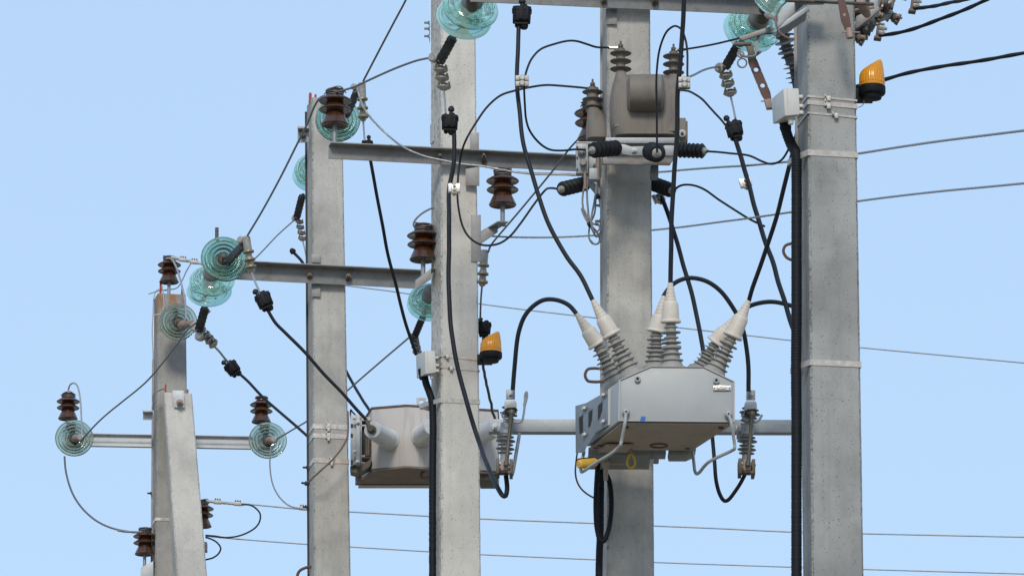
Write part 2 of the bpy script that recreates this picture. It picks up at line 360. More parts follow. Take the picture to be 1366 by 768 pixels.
# ---------------------------------------------------------------- poles
class Pole:
    def __init__(s, name, label, rows, Y, ztop, mat, zbot=-.4, depth=.17, Yb=None, side=.5, rusty=False):
        # rows: (y, xL, xE, xR) twice
        s.Y = Y; Yb = Y if Yb is None else Yb
        (y0, L0, E0, R0), (y1, L1, E1, R1) = rows
        s.c = []
        for (yy, x, dY) in (('E', 0, 0), ('R', 0, .032), ('L', 0, depth)):
            a = W({'E': E0, 'R': R0, 'L': L0}[yy], y0, Y + dY); b = W({'E': E1, 'R': R1, 'L': L1}[yy], y1, Yb + dY)
            s.c.append((a, b))
        s.name = name
        s.root = thing(name, label, 'utility pole', Vector((*((s.at(0)[0] + s.at(0)[2]) / 2).xy, 0)), 'concrete poles of the power line')
        zf0 = W(0, 790, Y).z; zf1 = W(0, -25, Y).z
        zs = [zbot, zbot * .5, 0.0]; z = 0.0
        while z < ztop - 1e-4:
            z += .012 if zf0 < z < zf1 else .3
            zs.append(min(z, ztop))
        mb = MB(); vs = []; edge = []; rust = []; ch = .007
        hd = sum(ord(q) for q in name) + Y * 10
        for z in zs:
            q = s.at(z); nn = 4; shr = 1
            for i in range(4):
                p = q[i]; a = (q[i - 1] - p).normalized(); b = (q[(i + 1) % 4] - p).normalized()
                for k, dd in enumerate((a, b)):
                    j = noise.noise(Vector((z * 21, i * 3.1 + k * 1.7 + hd, 0))) * .003 + abs(noise.noise(Vector((z * 90, i * 7.7 + k + hd, 2)))) * .0045 if i in (0, 1) else 0
                    vs.append(p + dd * (ch + j) + (a + b) * .0)
        m = len(zs); fs = []
        for i in range(m - 1):
            for k in range(8):
                fs.append((i * 8 + k, i * 8 + (k + 1) % 8, (i + 1) * 8 + (k + 1) % 8, (i + 1) * 8 + k))
        fs += [tuple(reversed(range(8))), tuple(range((m - 1) * 8, m * 8))]
        me = bpy.data.meshes.new('shaft'); off = s.root.location
        me.from_pydata([v - off for v in vs], [], fs)
        me.materials.append(mat)
        # face-domain marks: chipped corner faces and a rusty top
        A = me.attributes.new('edge', 'FLOAT', 'FACE'); B = me.attributes.new('toprust', 'FLOAT', 'FACE'); D = me.attributes.new('side', 'FLOAT', 'FACE')
        for fi, f in enumerate(fs):
            if len(f) == 4:
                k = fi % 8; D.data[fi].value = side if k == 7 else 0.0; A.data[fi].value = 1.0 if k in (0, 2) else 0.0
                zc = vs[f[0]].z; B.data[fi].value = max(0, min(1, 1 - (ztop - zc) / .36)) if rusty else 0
        bm = bmesh.new(); bm.from_mesh(me); bmesh.ops.recalc_face_normals(bm, faces=bm.faces); bm.to_mesh(me); bm.free()
        o = bpy.data.objects.new('shaft', me); COL.objects.link(o); o.parent = s.root
        s.ztop = ztop
    def at(s, z):
        o = []
        for a, b in s.c:
            t = (z - a.z) / (b.z - a.z); o.append(a.lerp(b, t))
        E, Rr, L = o
        return [E, Rr, Rr + (L - E), L]      # front-left, front-right, back-right, back-left
    def z(s, x, y): return W(x, y, s.Y).z
    def band(s, y, h, mat=STRAP, off=.0028, name='steel_band', left_extra=0, dz=0, buckle=None, bm_=None):
        zc = W(s.c[0][0].x, y, s.Y).z; hm = h / S(s.Y) / CT; mb = MB()
        def ring(z, o):
            q = s.at(z); c = sum(q, Vector()) / 4; r = []
            for i in range(4):
                p = q[i]; d = (p - c); sg = Vector((1 if d.x > 0 else -1, 1 if d.y > 0 else -1, 0))
                p = p + sg * o
                r.append(p)
            if left_extra:
                r[0] = r[0]; L = left_extra
                r = [r[0], r[1], r[2], r[3], r[3] + Vector((-L * .35, -.02, 0)), r[3] + Vector((-L, -.05, 0)), r[3].lerp(r[0], .55) + Vector((-L, 0, 0))]
            return r
        tz = dz / S(s.Y)
        def lvl(z, o, t):
            r = ring(z, o); x0 = r[0].x; x1 = r[1].x
            return [p + Vector((0, 0, -tz * (p.x - x0) / (x1 - x0))) for p in r]
        o0 = lvl(zc - hm / 2, off, 0); o1 = lvl(zc + hm / 2, off, 0); i0 = lvl(zc - hm / 2, off - .0025, 0); i1 = lvl(zc + hm / 2, off - .0025, 0)
        n = len(o0); vs = o0 + o1 + i1 + i0; fs = []
        for k in range(n):
            j = (k + 1) % n
            for a, b in ((0, 1), (1, 2), (2, 3), (3, 0)):
                fs.append((a * n + k, a * n + j, b * n + j, b * n + k))
        mb.add(vs, fs)
        bo = mb.build(name, mat, s.root)
        if buckle is not None:
            E = o0[0]; Q = o0[1]; p = E.lerp(Q, buckle) + Vector((0, -.004, hm / 2)); b = MB()
            b.box(Matrix.Translation(p), .026, .008, hm * 1.25); b.box(Matrix.Translation(p + Vector((.004, -.006, -hm * .8))), .014, .01, .018)
            b.box(Matrix.Translation(p + Vector((-.008, -.006, hm * .6))), .006, .012, .010)
            b.build('buckle', bm_ or CLAMP, bo, bevel=.0015, loc=s.root.location)
            # build() already subtracts the root location
        return bo

P1 = Pole('concrete_pole', 'farthest pale concrete pole, its low top rust stained, a strut leaning on it',
          ((390, 205.5, 210.5, 248), (768, 203, 207, 252)), 28, W(0, 391, 28).z, CON[0], rusty=True, depth=.16)
ST_ = Pole('concrete_strut', 'short pale concrete strut leaning against the farthest pole, bolted plate at its top',
          ((522, 216.5, 218.5, 256), (768, 231, 236.5, 276.5)), 27.80, W(0, 523, 27.8).z, CON[5], Yb=27.60, depth=.15)
ST_.root['category'] = 'pole strut'
P2 = Pole('concrete_pole', 'second farthest grey concrete pole, its red wire ends beside the teal discs at its top',
          ((130, 409, 416, 456.5), (768, 412.5, 419, 468)), 24.6, W(0, 130, 24.6).z, CON[1])
P3 = Pole('concrete_pole', 'brightest warm white concrete pole, the one carrying the small amber beacon',
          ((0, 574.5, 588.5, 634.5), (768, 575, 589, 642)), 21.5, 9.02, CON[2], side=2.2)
P4 = Pole('concrete_pole', 'board marked concrete pole behind the big grey switch box',
          ((0, 803, 810, 867.5), (768, 803, 810, 873)), 19.9, 9.02, CON[3])
P5 = Pole('concrete_pole', 'nearest and widest cool grey concrete pole, with the black conduit up its side',
          ((0, 1061.5, 1077, 1140.5), (768, 1071, 1083.5, 1152.5)), 16.2, 9.02, CON[4])

# straps
P5.band(128.5, 2.8, STRAPP, dz=2.5, buckle=.4); P5.band(136.5, 6, STRAPP, dz=2.5, buckle=.4); P5.band(150.5, 2.6, STRAPP, dz=3, buckle=.55)
P5.band(203.5, 8, STRAPP, left_extra=.035, name='cable_strap'); P5.band(483, 7.5, STRAPP, left_extra=.035, name='cable_strap')
P3.band(474.5, 1.6, STRAP, dz=4, buckle=.15); P3.band(489.5, 2, STRAPP, dz=3, buckle=.25)
P3.band(533.5, 6, STRAPP, left_extra=.05, name='cable_strap')
for y, h, bk in ((568, 6, .42), (580.5, 6, .42), (613.5, 6, .5)): P2.band(y, h, STRAP, buckle=bk)
P1.band(692, 4, STRAP)
# level clamping rods round the poles
def rod(P, y, px=4, mat=GALV, ext=0.0, dz=0, name='clamp_rod'):
    z = W(P.c[0][0].x, y, P.Y).z; q = P.at(z); o = .012
    c = sum(q, Vector()) / 4
    def e(p): return p + Vector((o if p.x > c.x else -o, o if p.y > c.y else -o, 0))
    pts = [e(q[1]) + Vector((ext, 0, 0)), e(q[1]), e(q[0]), e(q[3]), e(q[2])]
    P_ = []
    for i in range(len(pts) - 1):
        for k in range(8): P_.append(pts[i].lerp(pts[i + 1], k / 8))
    P_.append(pts[-1])
    mb = MB(); mb.tube(P_, px / 2 / S(P.Y), 10); return mb.build(name, mat, P.root)
rod(P3, 315.5, 4.5, GALVD); rod(P3, 220, 4, GALVD); rod(P3, 723, 4, GALVL)
rod(P1, 548, 4, GALV); rod(P1, 582.5, 4, GALV); rod(P1, 729, 4, GALVL)
rod(P2, 352, 3, GALVD)
# earthing strips up the left faces
def strip(P, dx0, dx1, y0, y1, mat, dY=.172, th=.006, name='earthing_strip'):
    mb = MB()
    za, zb = W(P.c[2][0].x, y0, P.Y + dY).z, W(P.c[2][0].x, y1, P.Y + dY).z
    k = S(P.Y + dY)
    qa = P.at(za)[3]; qb = P.at(zb)[3]
    def r(q): return [q + Vector((dx0 / k, -.01, 0)), q + Vector((dx1 / k, -.01, 0)), q + Vector((dx1 / k, -.01 + th, 0)), q + Vector((dx0 / k, -.01 + th, 0))]
    mb.hexa(r(qb), r(qa)); return mb.build(name, mat, P.root)
strip(P5, -3.4, 1.2, -40, 470, GALVD); strip(P4, -2.6, 1.0, -40, 2300, GALVD)
strip(P2, -2.4, .8, 150, 1400, DARK); strip(P1, -2.0, .6, 480, 1300, GALVD); strip(P3, -1.9, -.7, 0, 160, ALU)  # P2 strip is coloured near-black to paint the shaded gap beside it
for P, ys in ((P4, (262, 283, 303, 646, 655, 668)), (P2, (615, 668)), (P1, (651,)), (P3, (18, 26, 36))):
    for y in ys:
        mb = MB(); q = P.at(W(P.c[2][0].x, y, P.Y).z)[3]; p = q + Vector((-.004, -.03, 0))
        mb.lathe(p, p + Vector((-.026, 0, 0)), [(0, .009), (.3, .009), (.31, .0055), (1, .005)], 6)
        mb.build('stud', DARK if P in (P1, P2) else GALVD, P.root)
# steel lifting loops on the poles
def loop(P, px, Y, mat=RUST, w=4):
    mb = MB(); mb.tube(spl(path(px, Y), .004), w / 2 / S(Y if isinstance(Y, (int, float)) else Y[0]), 10); mb.build('lifting_loop', mat, P.root)
loop(P4, [(806, 492), (792, 491), (784, 492.5), (780.5, 500), (784, 507.5), (792, 509), (806, 508.5)], 19.98)
loop(P5, [(1066, 326), (1055, 325), (1047.5, 328), (1045, 335), (1049, 343), (1056, 346.5), (1068, 347)], 16.3)
loop(P2, [(418, 755), (408, 756.5), (399.5, 761), (396.5, 768), (398, 776), (406, 780), (418, 780)], 24.7)
# red wire ends and caps
for P, L in ((P2, ((413.5, 124, 135, 4), (420.5, 126, 135, 3))), (P1, ((214, 374, 392, 3), (242.5, 384, 392, 2.5))), (ST_, ((220.5, 512, 523, 2.5), (250, 519, 524, 2.5)))):
    for x, a, b, wd in L:
        m = MB(); m.lpx((x, b + 2, P.Y + .06), (x + .5, a, P.Y + .06), [(0, wd / 2), (.9, wd / 2), (1, wd / 3)], 8); m.build('reinforcing_bar_end', RED, P.root)
# strut plate and bolt
mb = MB(); mb.pp([(230, 520.5), (245, 520.5), (246.3, 543), (232, 543)], 27.775, .006); pl = mb.build('top_plate', GALVL, ST_.root, bevel=.001)
mb = MB(); bolt(mb, 240, 537, 27.774, 4.2, .05); mb.build('plate_bolt', RUSTP, pl, loc=ST_.root.location)
mb = MB(); mb.bx(190.5, 547, 205, 559.5, 27.95, .006); mb.bx(190, 546, 203, 549, 27.9, .06); mb.build('side_bracket', GALVL, P1.root, bevel=.001)
mb = MB(); mb.bx(397, 168.5, 412, 190, 24.6, .008); mb.bx(397, 168, 412, 171.5, 24.55, .06); mb.build('top_bracket', GALV, P2.root, bevel=.001)
mb = MB(); mb.lpx((404.5, 181, 24.6), (404.5, 179, 24.55), [(0, 4), (.5, 4), (.52, 2.5), (1, 2.5)], 6); mb.build('bracket_bolt', BRONZE, P2.root)
# ---------------------------------------------------------------- crossarms
def arm(name, label, a, b, Ya, Yb, H, FL, mat=GALVD, kind='angle', t=.006, loc=None):
    A, B = W(*a, Ya), W(*b, Yb)
    d = (B - A).normalized(); n = Vector((d.y, -d.x, 0)).normalized()
    if kind == 'angle': sec = [(0, 0), (t, 0), (t, H - t), (FL, H - t), (FL, H), (0, H)]
    elif kind == 'channel': sec = [(0, 0), (FL, 0), (FL, t), (t, t * 1.6), (t, H * .36), (t * 1.5, H * .38), (t * 1.5, H * .62), (t, H * .64), (t, H - t * 1.6), (FL, H - t), (FL, H), (0, H)]
    else: sec = [(0, 0), (FL, 0), (FL, H), (0, H)]
    mb = MB(); z = Vector((0, 0, 1))
    mb.hexa([A + n * p + z * q for p, q in sec], [B + n * p + z * q for p, q in sec])
    rt = thing(name, label, 'crossarm', A.lerp(B, .5)); rt['group'] = 'steel crossarms of the poles'
    o = mb.build('beam', mat, rt, bevel=.0012 if kind != 'angle' else .0008)
    return rt
ca1 = arm('steel_crossarm', 'short light crossarm behind the farthest pole with a greenish glass disc at each end', (100, 595.5), (356, 600), 28.24, 28.26, .078, .03, GALVL, 'channel')
ca2 = arm('steel_crossarm', 'bolted angle crossarm on the second farthest pole, its left end behind a teal glass disc', (311, 372.7), (563, 385.5), 24.47, 24.68, .085, .075)
ca3 = arm('steel_crossarm', 'angle crossarm on the bright pole with a brown insulator standing on its left tip', (438, 212), (769, 229), 21.33, 21.60, .064, .062)
ca4 = arm('steel_crossarm', 'highest angle crossarm, cut by the top of the photo, on the board marked pole', (627, 3), (1023, 20.5), 19.72, 19.98, .085, .075)
ca5 = arm('steel_crossarm', 'low square tube crossarm behind the big grey switch box, a fuse cutout near each end', (652, 579.5), (1072, 580.5), 19.80, 19.84, .054, .055, GALV, 'box')
def bolts(rt, L, name='bolt', mat=BRONZE):
    for x, y, Y, r, o_ in L:
        mb = MB(); bolt(mb, x, y, Y, r, o_); mb.build(name, mat, rt)
bolts(ca2, [(413, 367.5, 24.545, 4, .03), (465, 370, 24.585, 4.3, .05)])
bolts(ca3, [(587, 209.5, 21.44, 3.2, .04), (645.5, 214, 21.49, 3.6, .10)])
bolts(ca4, [(806, 1.5, 19.82, 4, .04), (874, 3, 19.87, 4.5, .08)])
bolts(ca5, [(661, 569, 19.74, 4.4, .02), (985, 571, 19.78, 4, .02)], mat=GALVL)
for rt, B in ((ca2, [(415.5, 339, 427.5, 350, 24.588), (415.5, 379, 427.5, 395.5, 24.588)]), (ca3, [(621, 222, 639.5, 247.5, 21.49), (627, 177, 639, 203, 21.49)]),
              (ca4, [(808, 12, 823, 32.5, 19.886)])):
    for x0, y0, x1, y1, Y in B:
        mb = MB(); mb.bx(x0, y0, x1, y1, Y, .007, (0, 0)); mb.build('clamp_plate', GALVD, rt, bevel=.001)

mb = MB(); q_ = []
for i in range(22): q_.append((i / 21, 2.7 if i % 2 else 2.2))
mb.lpx((289, 349, 24.50), (289.3, 304, 24.50), q_, 10); mb.build('threaded_stud', BRONZE, ca2)
# small number plate up the left face of the bright pole, its signs too small to read
A_ = P3.at(P3.z(575, 153)); B_ = P3.at(P3.z(575, 179)); o_ = Vector((-.004, 0, 0)); f_ = lambda Q, t: Q[3].lerp(Q[0], t) + o_
mb = MB(); mb.hexa([f_(A_, .02), f_(A_, .36), f_(A_, .36) - o_ * .5, f_(A_, .02) - o_ * .5], [f_(B_, .02), f_(B_, .36), f_(B_, .36) - o_ * .5, f_(B_, .02) - o_ * .5]); pn = mb.build('number_plate', JBOX, P3.root)
# ---------------------------------------------------------------- brown pin insulators
def mesh_local(prof, mat, name, n=32, closed=False, smooth=40):
    mb = MB(); mb.lathe((0, 0, 0), (0, 0, 1), prof, n, closed)
    me = bpy.data.meshes.new(name); me.from_pydata(mb.v, [], mb.f)
    bm = bmesh.new(); bm.from_mesh(me); bmesh.ops.recalc_face_normals(bm, faces=bm.faces); bm.to_mesh(me); bm.free()
    me.materials.append(mat); me.shade_smooth(); me.set_sharp_from_angle(angle=R(smooth)); return me
porc = mesh_local([(.020, .018), (.004, .054), (0, .060), (.004, .0635), (.022, .056), (.048, .044), (.070, .039), (.074, .043), (.070, .069), (.0735, .0735), (.078, .072),
                   (.094, .047), (.101, .040), (.112, .0385), (.116, .043), (.112, .071), (.1155, .0755), (.120, .074), (.137, .047), (.141, .037), (.148, .033), (.154, .034),
                   (.157, .042), (.165, .044), (.171, .038), (.174, .012)], BROWN, 'porcelain')
pinm = mesh_local([(-.095, .016), (-.088, .016), (-.087, .010)] + [(-.086 + i * .004, .0115 if i % 2 else .0095) for i in range(24)] + [(.02, .010)], GALV, 'pin', 14, smooth=60)
tie = MB()
hel = [Vector((math.cos(a) * (.0385 + .002 * math.sin(a * 3)), math.sin(a) * .0385, .150 + .006 * math.sin(a * .37 + 1))) for a in [i * .35 for i in range(56)]]
tie.tube(hel, .0028, 6)
for sgn in (1, -1):
    tie.tube(spl([Vector((-.045 * sgn, .02, .15)), Vector((-.03 * sgn, -.03, .166)), Vector((.01, -.038 * sgn, .176)), Vector((.05 * sgn, -.01, .158))], .005), .0028, 6)
tiem = bpy.data.meshes.new('tie_wire'); tiem.from_pydata(tie.v, [], tie.f); tiem.materials.append(ALUD); tiem.shade_smooth()
def pin_ins(x, y, Y, label, sc=1.0, rot=0, pin=True, tied=True, like='brown pin insulators'):
    t = thing('pin_insulator', label, 'insulator', W(x, y, Y), like); t.rotation_euler.z = rot; t.scale = (sc,) * 3
    for nm, me, ok in (('porcelain', porc, 1), ('pin', pinm, pin), ('tie_wire', tiem, tied)):
        if ok: o = bpy.data.objects.new(nm, me); COL.objects.link(o); o.parent = t
    return t
pin_ins(90.5, 559, 28.15, 'brown pin insulator with a looped grey wire, standing over the leftmost glass disc', .92)
pin_ins(348.5, 563.5, 28.15, 'brown pin insulator over the greenish glass disc just left of the second farthest pole', .92, 1, tied=False)
pin_ins(225.5, 377, 28.05, 'brown pin insulator standing on the rusty top of the farthest pole', .93, 2)
pin_ins(446.5, 167.5, 21.32, 'brown pin insulator in front of the teal discs near the red tipped pole top', 1.0, .4)
pin_ins(670.5, 274.5, 21.45, 'brown pin insulator on a slanting bracket right of the bright pole, below the twisted wire', 1.0, 1.2)
pin_ins(564.5, 347.5, 21.62, 'brown pin insulator half hidden behind the left edge of the bright pole', 1.0, 2.2)
pin_ins(790, 187, 20.3, 'brown pin insulator peeping out behind the smaller voltage transformer', 1.03, .2)
pin_ins(193, 739.5, 28.05, 'brown pin insulator at the lower left, against the left side of the farthest pole', .93, 1.6)
pin_ins(269, 702.5, 28.15, 'brown pin insulator mostly hidden behind the leaning strut', .93, .8)
# brackets that carry them
def bracket(label, plate, flange, Y, d, mat=GALVD, Yf=None):
    t = thing('insulator_bracket', label, 'bracket', W(*plate[0], Y), 'insulator brackets on the poles')
    mb = MB(); mb.pp(plate, Y, d); mb.build('side_plate', mat, t, bevel=.0008)
    if flange: mb = MB(); mb.hexa([W(x, y, Yq) for x, y, Yq in flange], [W(x, y, Yq) + Vector((0, 0, -.006)) for x, y, Yq in flange]); mb.build('top_flange', mat, t)
    return t
b5 = bracket('slanting grey bracket right of the bright pole under a brown insulator', [(641.5, 309.5), (664, 295), (664, 309.5), (641.5, 325)], [(641.5, 308.5, 21.5), (664, 294.8, 21.36), (678, 295.2, 21.42), (656, 309, 21.56)], 21.44, .006)
mb = MB(); mb.bx(628.4, 286.5, 641.6, 349, 21.522, .007); mb.build('back_plate', GALVD, b5, bevel=.001)
b6 = bracket('slanting grey bracket left of the bright pole, above a half hidden teal disc', [(554, 374.3), (575, 358.5), (575, 372), (554, 386)], [(554, 373.6, 21.5), (575, 358, 21.5), (582, 358, 21.62), (562, 373.6, 21.62)], 21.46, .006)
b8 = bracket('small pale bracket under the brown insulator at the lower left', [(187.5, 757), (204.5, 748), (204.5, 768), (187.5, 776)], [(187.5, 756.6, 27.98), (204.5, 747.7, 27.98), (208, 748, 28.1), (192, 757, 28.1)], 27.96, .006, GALVL)
b1 = bracket('pale end bracket behind the leftmost glass disc', [(84, 573), (104, 573), (104, 598), (84, 598)], None, 28.22, .01, GALVL)
b2 = bracket('pale end bracket behind the greenish glass disc beside the second farthest pole', [(342, 577), (358, 577), (358, 600), (342, 600)], None, 28.24, .01, GALVL)
b9 = bracket('steel bracket behind the leaning strut, under a hidden insulator', [(252, 722), (276, 722), (276, 734), (252, 734)], None, 28.12, .06)
b7 = bracket('steel bracket behind the smaller voltage transformer, under the hidden brown insulator', [(776, 206), (806, 206), (806, 222), (776, 222)], None, 20.27, .06)

# ---------------------------------------------------------------- glass insulator strings
GLP = [(0, .034), (-.008, .055), (-.017, .085), (-.029, .109), (-.036, .1155), (-.041, .1165), (-.045, .114), (-.044, .108), (-.035, .102), (-.032, .097), (-.050, .0935), (-.053, .091), (-.050, .088),
       (-.028, .084), (-.026, .078), (-.053, .0745), (-.056, .072), (-.053, .069), (-.022, .065), (-.020, .058), (-.054, .0545), (-.057, .052), (-.054, .049), (-.018, .044), (-.016, .034), (-.016, .026), (-.006, .026)]
GLB = [(0, .034), (-.006, .050), (-.010, .064), (-.010, .067), (-.020, .086), (-.022, .089), (-.033, .109), (-.038, .1155), (-.042, .1165), (-.046, .114), (-.044, .106), (-.034, .096), (-.042, .088), (-.044, .085), (-.041, .082),
       (-.026, .074), (-.036, .066), (-.038, .063), (-.035, .060), (-.022, .050), (-.018, .034), (-.016, .026), (-.006, .026)]
disc_b = mesh_local(GLB, GLT, 'glass_disc', 56, True, 60)
disc_t = mesh_local(GLP, GLT, 'glass_disc', 56, True, 60); disc_g = mesh_local(GLP, GLG, 'glass_disc', 56, True, 60)
capm = mesh_local([(-.010, .024), (-.004, .040), (-.001, .046), (.012, .046), (.022, .042), (.045, .037), (.060, .033), (.068, .022), (.071, .012), (.079, .012), (.079, .004)], GALVD, 'cap', 24)
ballm = mesh_local([(-.075, .006), (-.070, .014), (-.060, .014), (-.056, .009), (-.030, .009), (-.027, .022), (-.018, .030), (-.014, .030)], BRONZE, 'pin', 18)
def toZ(v):
    return v.normalized().to_track_quat('Z', 'Y').to_matrix().to_4x4()
def gstring(label, discs, cap, mat='t', sc=1.0):
    """cap: direction of the cap side"""
    k = Vector(cap).normalized()
    t = thing('glass_insulator_string', label, 'insulator string', W(*discs[0]), 'glass insulator strings at the crossarm ends')
    for dxy in discs:
        p = W(*dxy); M = Matrix.Translation(p - t.location + k * .025 * sc) @ toZ(k) @ Matrix.Scale(sc, 4)
        g_ = bpy.data.objects.new('glass_disc', (disc_b if k.y < 0 else disc_t) if mat == 't' else disc_g); COL.objects.link(g_); g_.parent = t; g_.matrix_local = M
        for nm, me in (('cap', capm), ('pin', ballm)):
            o = bpy.data.objects.new(nm, me); COL.objects.link(o); o.parent = g_
    return t
def link(t, a, b, wpx, mat=None, name='link_strap', th=.012, bumps=6):
    """flat strap between two seen points"""
    A, B = W(*a), W(*b); d = (B - A); L = d.length; z = d.normalized(); x = z.cross(Vector((0, 1, 0))).normalized(); y = z.cross(x)
    M = Matrix((( x.x, y.x, z.x, (A.x + B.x) / 2), (x.y, y.y, z.y, (A.y + B.y) / 2), (x.z, y.z, z.z, (A.z + B.z) / 2), (0, 0, 0, 1)))
    k = S(a[2]); mb = MB(); mb.box(M, wpx / k, th * 1.6, L)
    for i in range(bumps):
        q = M @ Matrix.Translation((0, 0, -L / 2 + L * (i + .5) / bumps))
        mb.box(q, wpx * 1.07 / k, th * 1.75, L / bumps * .34)
    for s_, tt in ((1, -.5), (1, .5)):
        q = M @ Vector((0, 0, L * tt * .92)); mb.lathe(q - y * .024, q + y * .024, [(0, .008), (.1, .012), (.9, .012), (1, .008)], 8)
    return mb.build(name, mat or LINKM, t, bevel=.0012)
def LF(x, y, Y, ang=0):
    k = 1 / S(Y); a = R(ang); o = W(x, y, Y)
    X = Vector((math.cos(a), 0, -math.sin(a))); Z = Vector((math.sin(a), 0, math.cos(a)))
    Yv = Vector((0, 1, 0))
    return Matrix(((X.x * k, Yv.x * k, Z.x * k, o.x), (X.y * k, Yv.y * k, Z.y * k, o.y), (X.z * k, Yv.z * k, Z.z * k, o.z), (0, 0, 0, 1)))
def lbox(mb, M, x0, x1, y0, y1, z0, z1, tp=1.0):
    lo = [M @ Vector(p) for p in ((x0, y0, z0), (x1, y0, z0), (x1, y1, z0), (x0, y1, z0))]
    cx = (x0 + x1) / 2; cy = (y0 + y1) / 2
    hi = [M @ Vector((cx + (p[0] - cx) * tp, cy + (p[1] - cy) * tp, z1)) for p in ((x0, y0), (x1, y0), (x1, y1), (x0, y1))]
    mb.hexa(lo, hi)
def lcyl(mb, M, a, b, prof, n=16):
    k = M.to_scale()[0]; mb.lathe(M @ Vector(a), M @ Vector(b), [(t, r * k) for t, r in prof], n)
def saddles(t, pts, Y, w_, ang=0):
    """stack of bolted cable saddles"""
    for x, y in pts:
        M = LF(x, y, Y, ang); h = w_ / 2; mb = MB()
        lcyl(mb, M, (0, 0, -w_ * .26), (0, 0, w_ * .26), [(0, h * .50), (.12, h * .62), (.3, h * .95), (.5, h), (.62, h * .9), (.75, h * .62), (1, h * .45)], 20)
        lbox(mb, M, -h * 1.02, h * 1.02, -w_ * .16, w_ * .22, -w_ * .04, w_ * .10)
        o = mb.build('saddle_clamp', CLAMP, t, bevel=.0015)
        mb = MB(); lbox(mb, M, -h * .38, h * .38, -h * 1.04, -h * .7, w_ * .02, w_ * .15); mb.build('saddle_slot', DARK, o)
        for s_ in (-1, 1):
            nb = MB(); lcyl(nb, M, (s_ * h * .66, -w_ * .30, w_ * .02), (s_ * h * .72, -w_ * .42, w_ * .26), [(0, w_ * .14), (.5, w_ * .14), (.52, w_ * .085), (1, w_ * .08)], 6)
            nb.build('bolt', BRASS, o)
def eye(t, x, y, Y, r):
    M = LF(x, y, Y); mb = MB(); lcyl(mb, M, (-r * .5, -r * .6, 0), (r * .2, r * .6, 0), [(0, r * .7), (.2, r), (.8, r), (1, r * .7)], 16)
    mb.build('thimble', CLAMP, t)
def wedge(t, a, b, Y, r0, rings):
    ts = [0, .04, .25, .5, .75, .92, 1]; mb = MB()
    mb.lpx((*a, Y), (*b, Y + .03), [(0, r0 * .7), (.03, r0), (.42, r0 * .95), (.5, r0 * .7), (.62, r0 * 1.0), (.70, r0 * .72), (.82, r0 * .95), (.93, r0 * .9), (1, r0 * .5)], 18)
    o = mb.build('wedge_clamp', CLAMP, t)
    dx, dy = b[0] - a[0], b[1] - a[1]; L = math.hypot(dx, dy)
    for q in rings:
        x, y = a[0] + dx * q, a[1] + dy * q; mb = MB()
        mb.lpx((x - dx / L * 1.3, y - dy / L * 1.3, Y), (x + dx / L * 1.3, y + dy / L * 1.3, Y), [(0, r0 * 1.0), (.1, r0 * 1.38), (.9, r0 * 1.38), (1, r0 * 1.0)], 20)
        mb.build('clamp_ring', BRASS, o)
    return o

# farthest pole, both ends of its arm and its top
for x, y, lb in ((99, 585, 'leftmost greenish glass disc, under a brown insulator with a looped wire'), (357, 588, 'greenish glass disc just left of the straps of the second farthest pole')):
    t = gstring(lb, [(x, y, 28.0)], (-.10, 1, -.08), 'g', .965)
    mb = MB(); mb.lpx((x + 1, y - .5, 27.96), (x + 6, y - 1.5, 27.86), [(0, 4.5), (.3, 5.5), (.5, 4), (.8, 4.5), (1, 3)], 12); mb.build('socket_clevis', RUSTP, t)
    eye(t, x + 10, y - 2, 27.83, 4.5)
t = gstring('greenish grey glass disc in front of the rusty top of the farthest pole', [(237.5, 430, 27.8)], (-.14, 1, -.02), 'g', .965)
mb = MB(); mb.lpx((241, 434, 27.77), (256, 431, 27.6), [(0, 5), (.2, 7), (.4, 5), (.7, 5.5), (1, 4)], 14); mb.build('socket_clevis', RUSTP, t); eye(t, 262, 436, 27.58, 7)

# left end of the second farthest pole's crossarm
t = gstring('viewer facing teal disc at the left end of the bolted crossarm, strap rising right', [(298, 345.5, 24.16), (301, 348.5, 24.28)], (-.10, 1, -.10), 't', 1.0)
link(t, (303.5, 349.5, 24.1), (327, 324, 23.8), 10); wedge(t, (328, 315), (336, 365), 23.78, 5.6, (.42, .63, .82)); eye(t, 322, 320, 23.8, 5)
t = gstring('two overlapping teal discs seen from their cap side, below the near facing disc', [(283, 371, 24.62), (279, 385, 24.73)], (.03, -1, .62), 't', 1.02)
link(t, (273.5, 411, 24.80), (265.5, 440, 24.9), 11); eye(t, 268, 448, 24.92, 7)
saddles(t, [(269.5, 442), (275, 448), (280, 453.5), (285, 459)], 24.93, 14, -46)
# behind the second farthest pole
t = gstring('teal discs showing behind the left edge of the second farthest pole', [(422, 224, 24.92), (419, 231, 25.02)], (.02, -1, .40), 't', 1.0)
link(t, (403, 262, 25.1), (396, 290, 25.25), 9); saddles(t, [(399.5, 296), (400.5, 303.5), (402, 311), (403, 318.5)], 25.3, 11, 10); eye(t, 393.5, 291, 25.3, 4)
# crossarm of the bright pole, left and hidden right end
t = gstring('teal discs behind the brown insulator at the red tipped pole top', [(451, 160, 21.95), (450, 162.5, 22.07)], (-.09, 1, -.04), 't', .90)
link(t, (462, 154, 21.85), (477, 121, 21.6), 9); wedge(t, (482.5, 110.5), (484.5, 162), 21.55, 5.4, (.43, .66, .88)); eye(t, 473, 116, 21.6, 4.5)
t = gstring('teal disc pair half hidden by the bright pole, above the grey junction box', [(573.5, 398, 21.9), (571.5, 403, 22.0)], (.05, -1, .42), 't', .86)
link(t, (563.5, 424, 22.05), (553.5, 448, 22.15), 8.5); saddles(t, [(552.5, 452), (553.5, 458), (555, 464), (556.5, 470.5)], 22.2, 13, 14); eye(t, 549.5, 449, 22.2, 4.5)
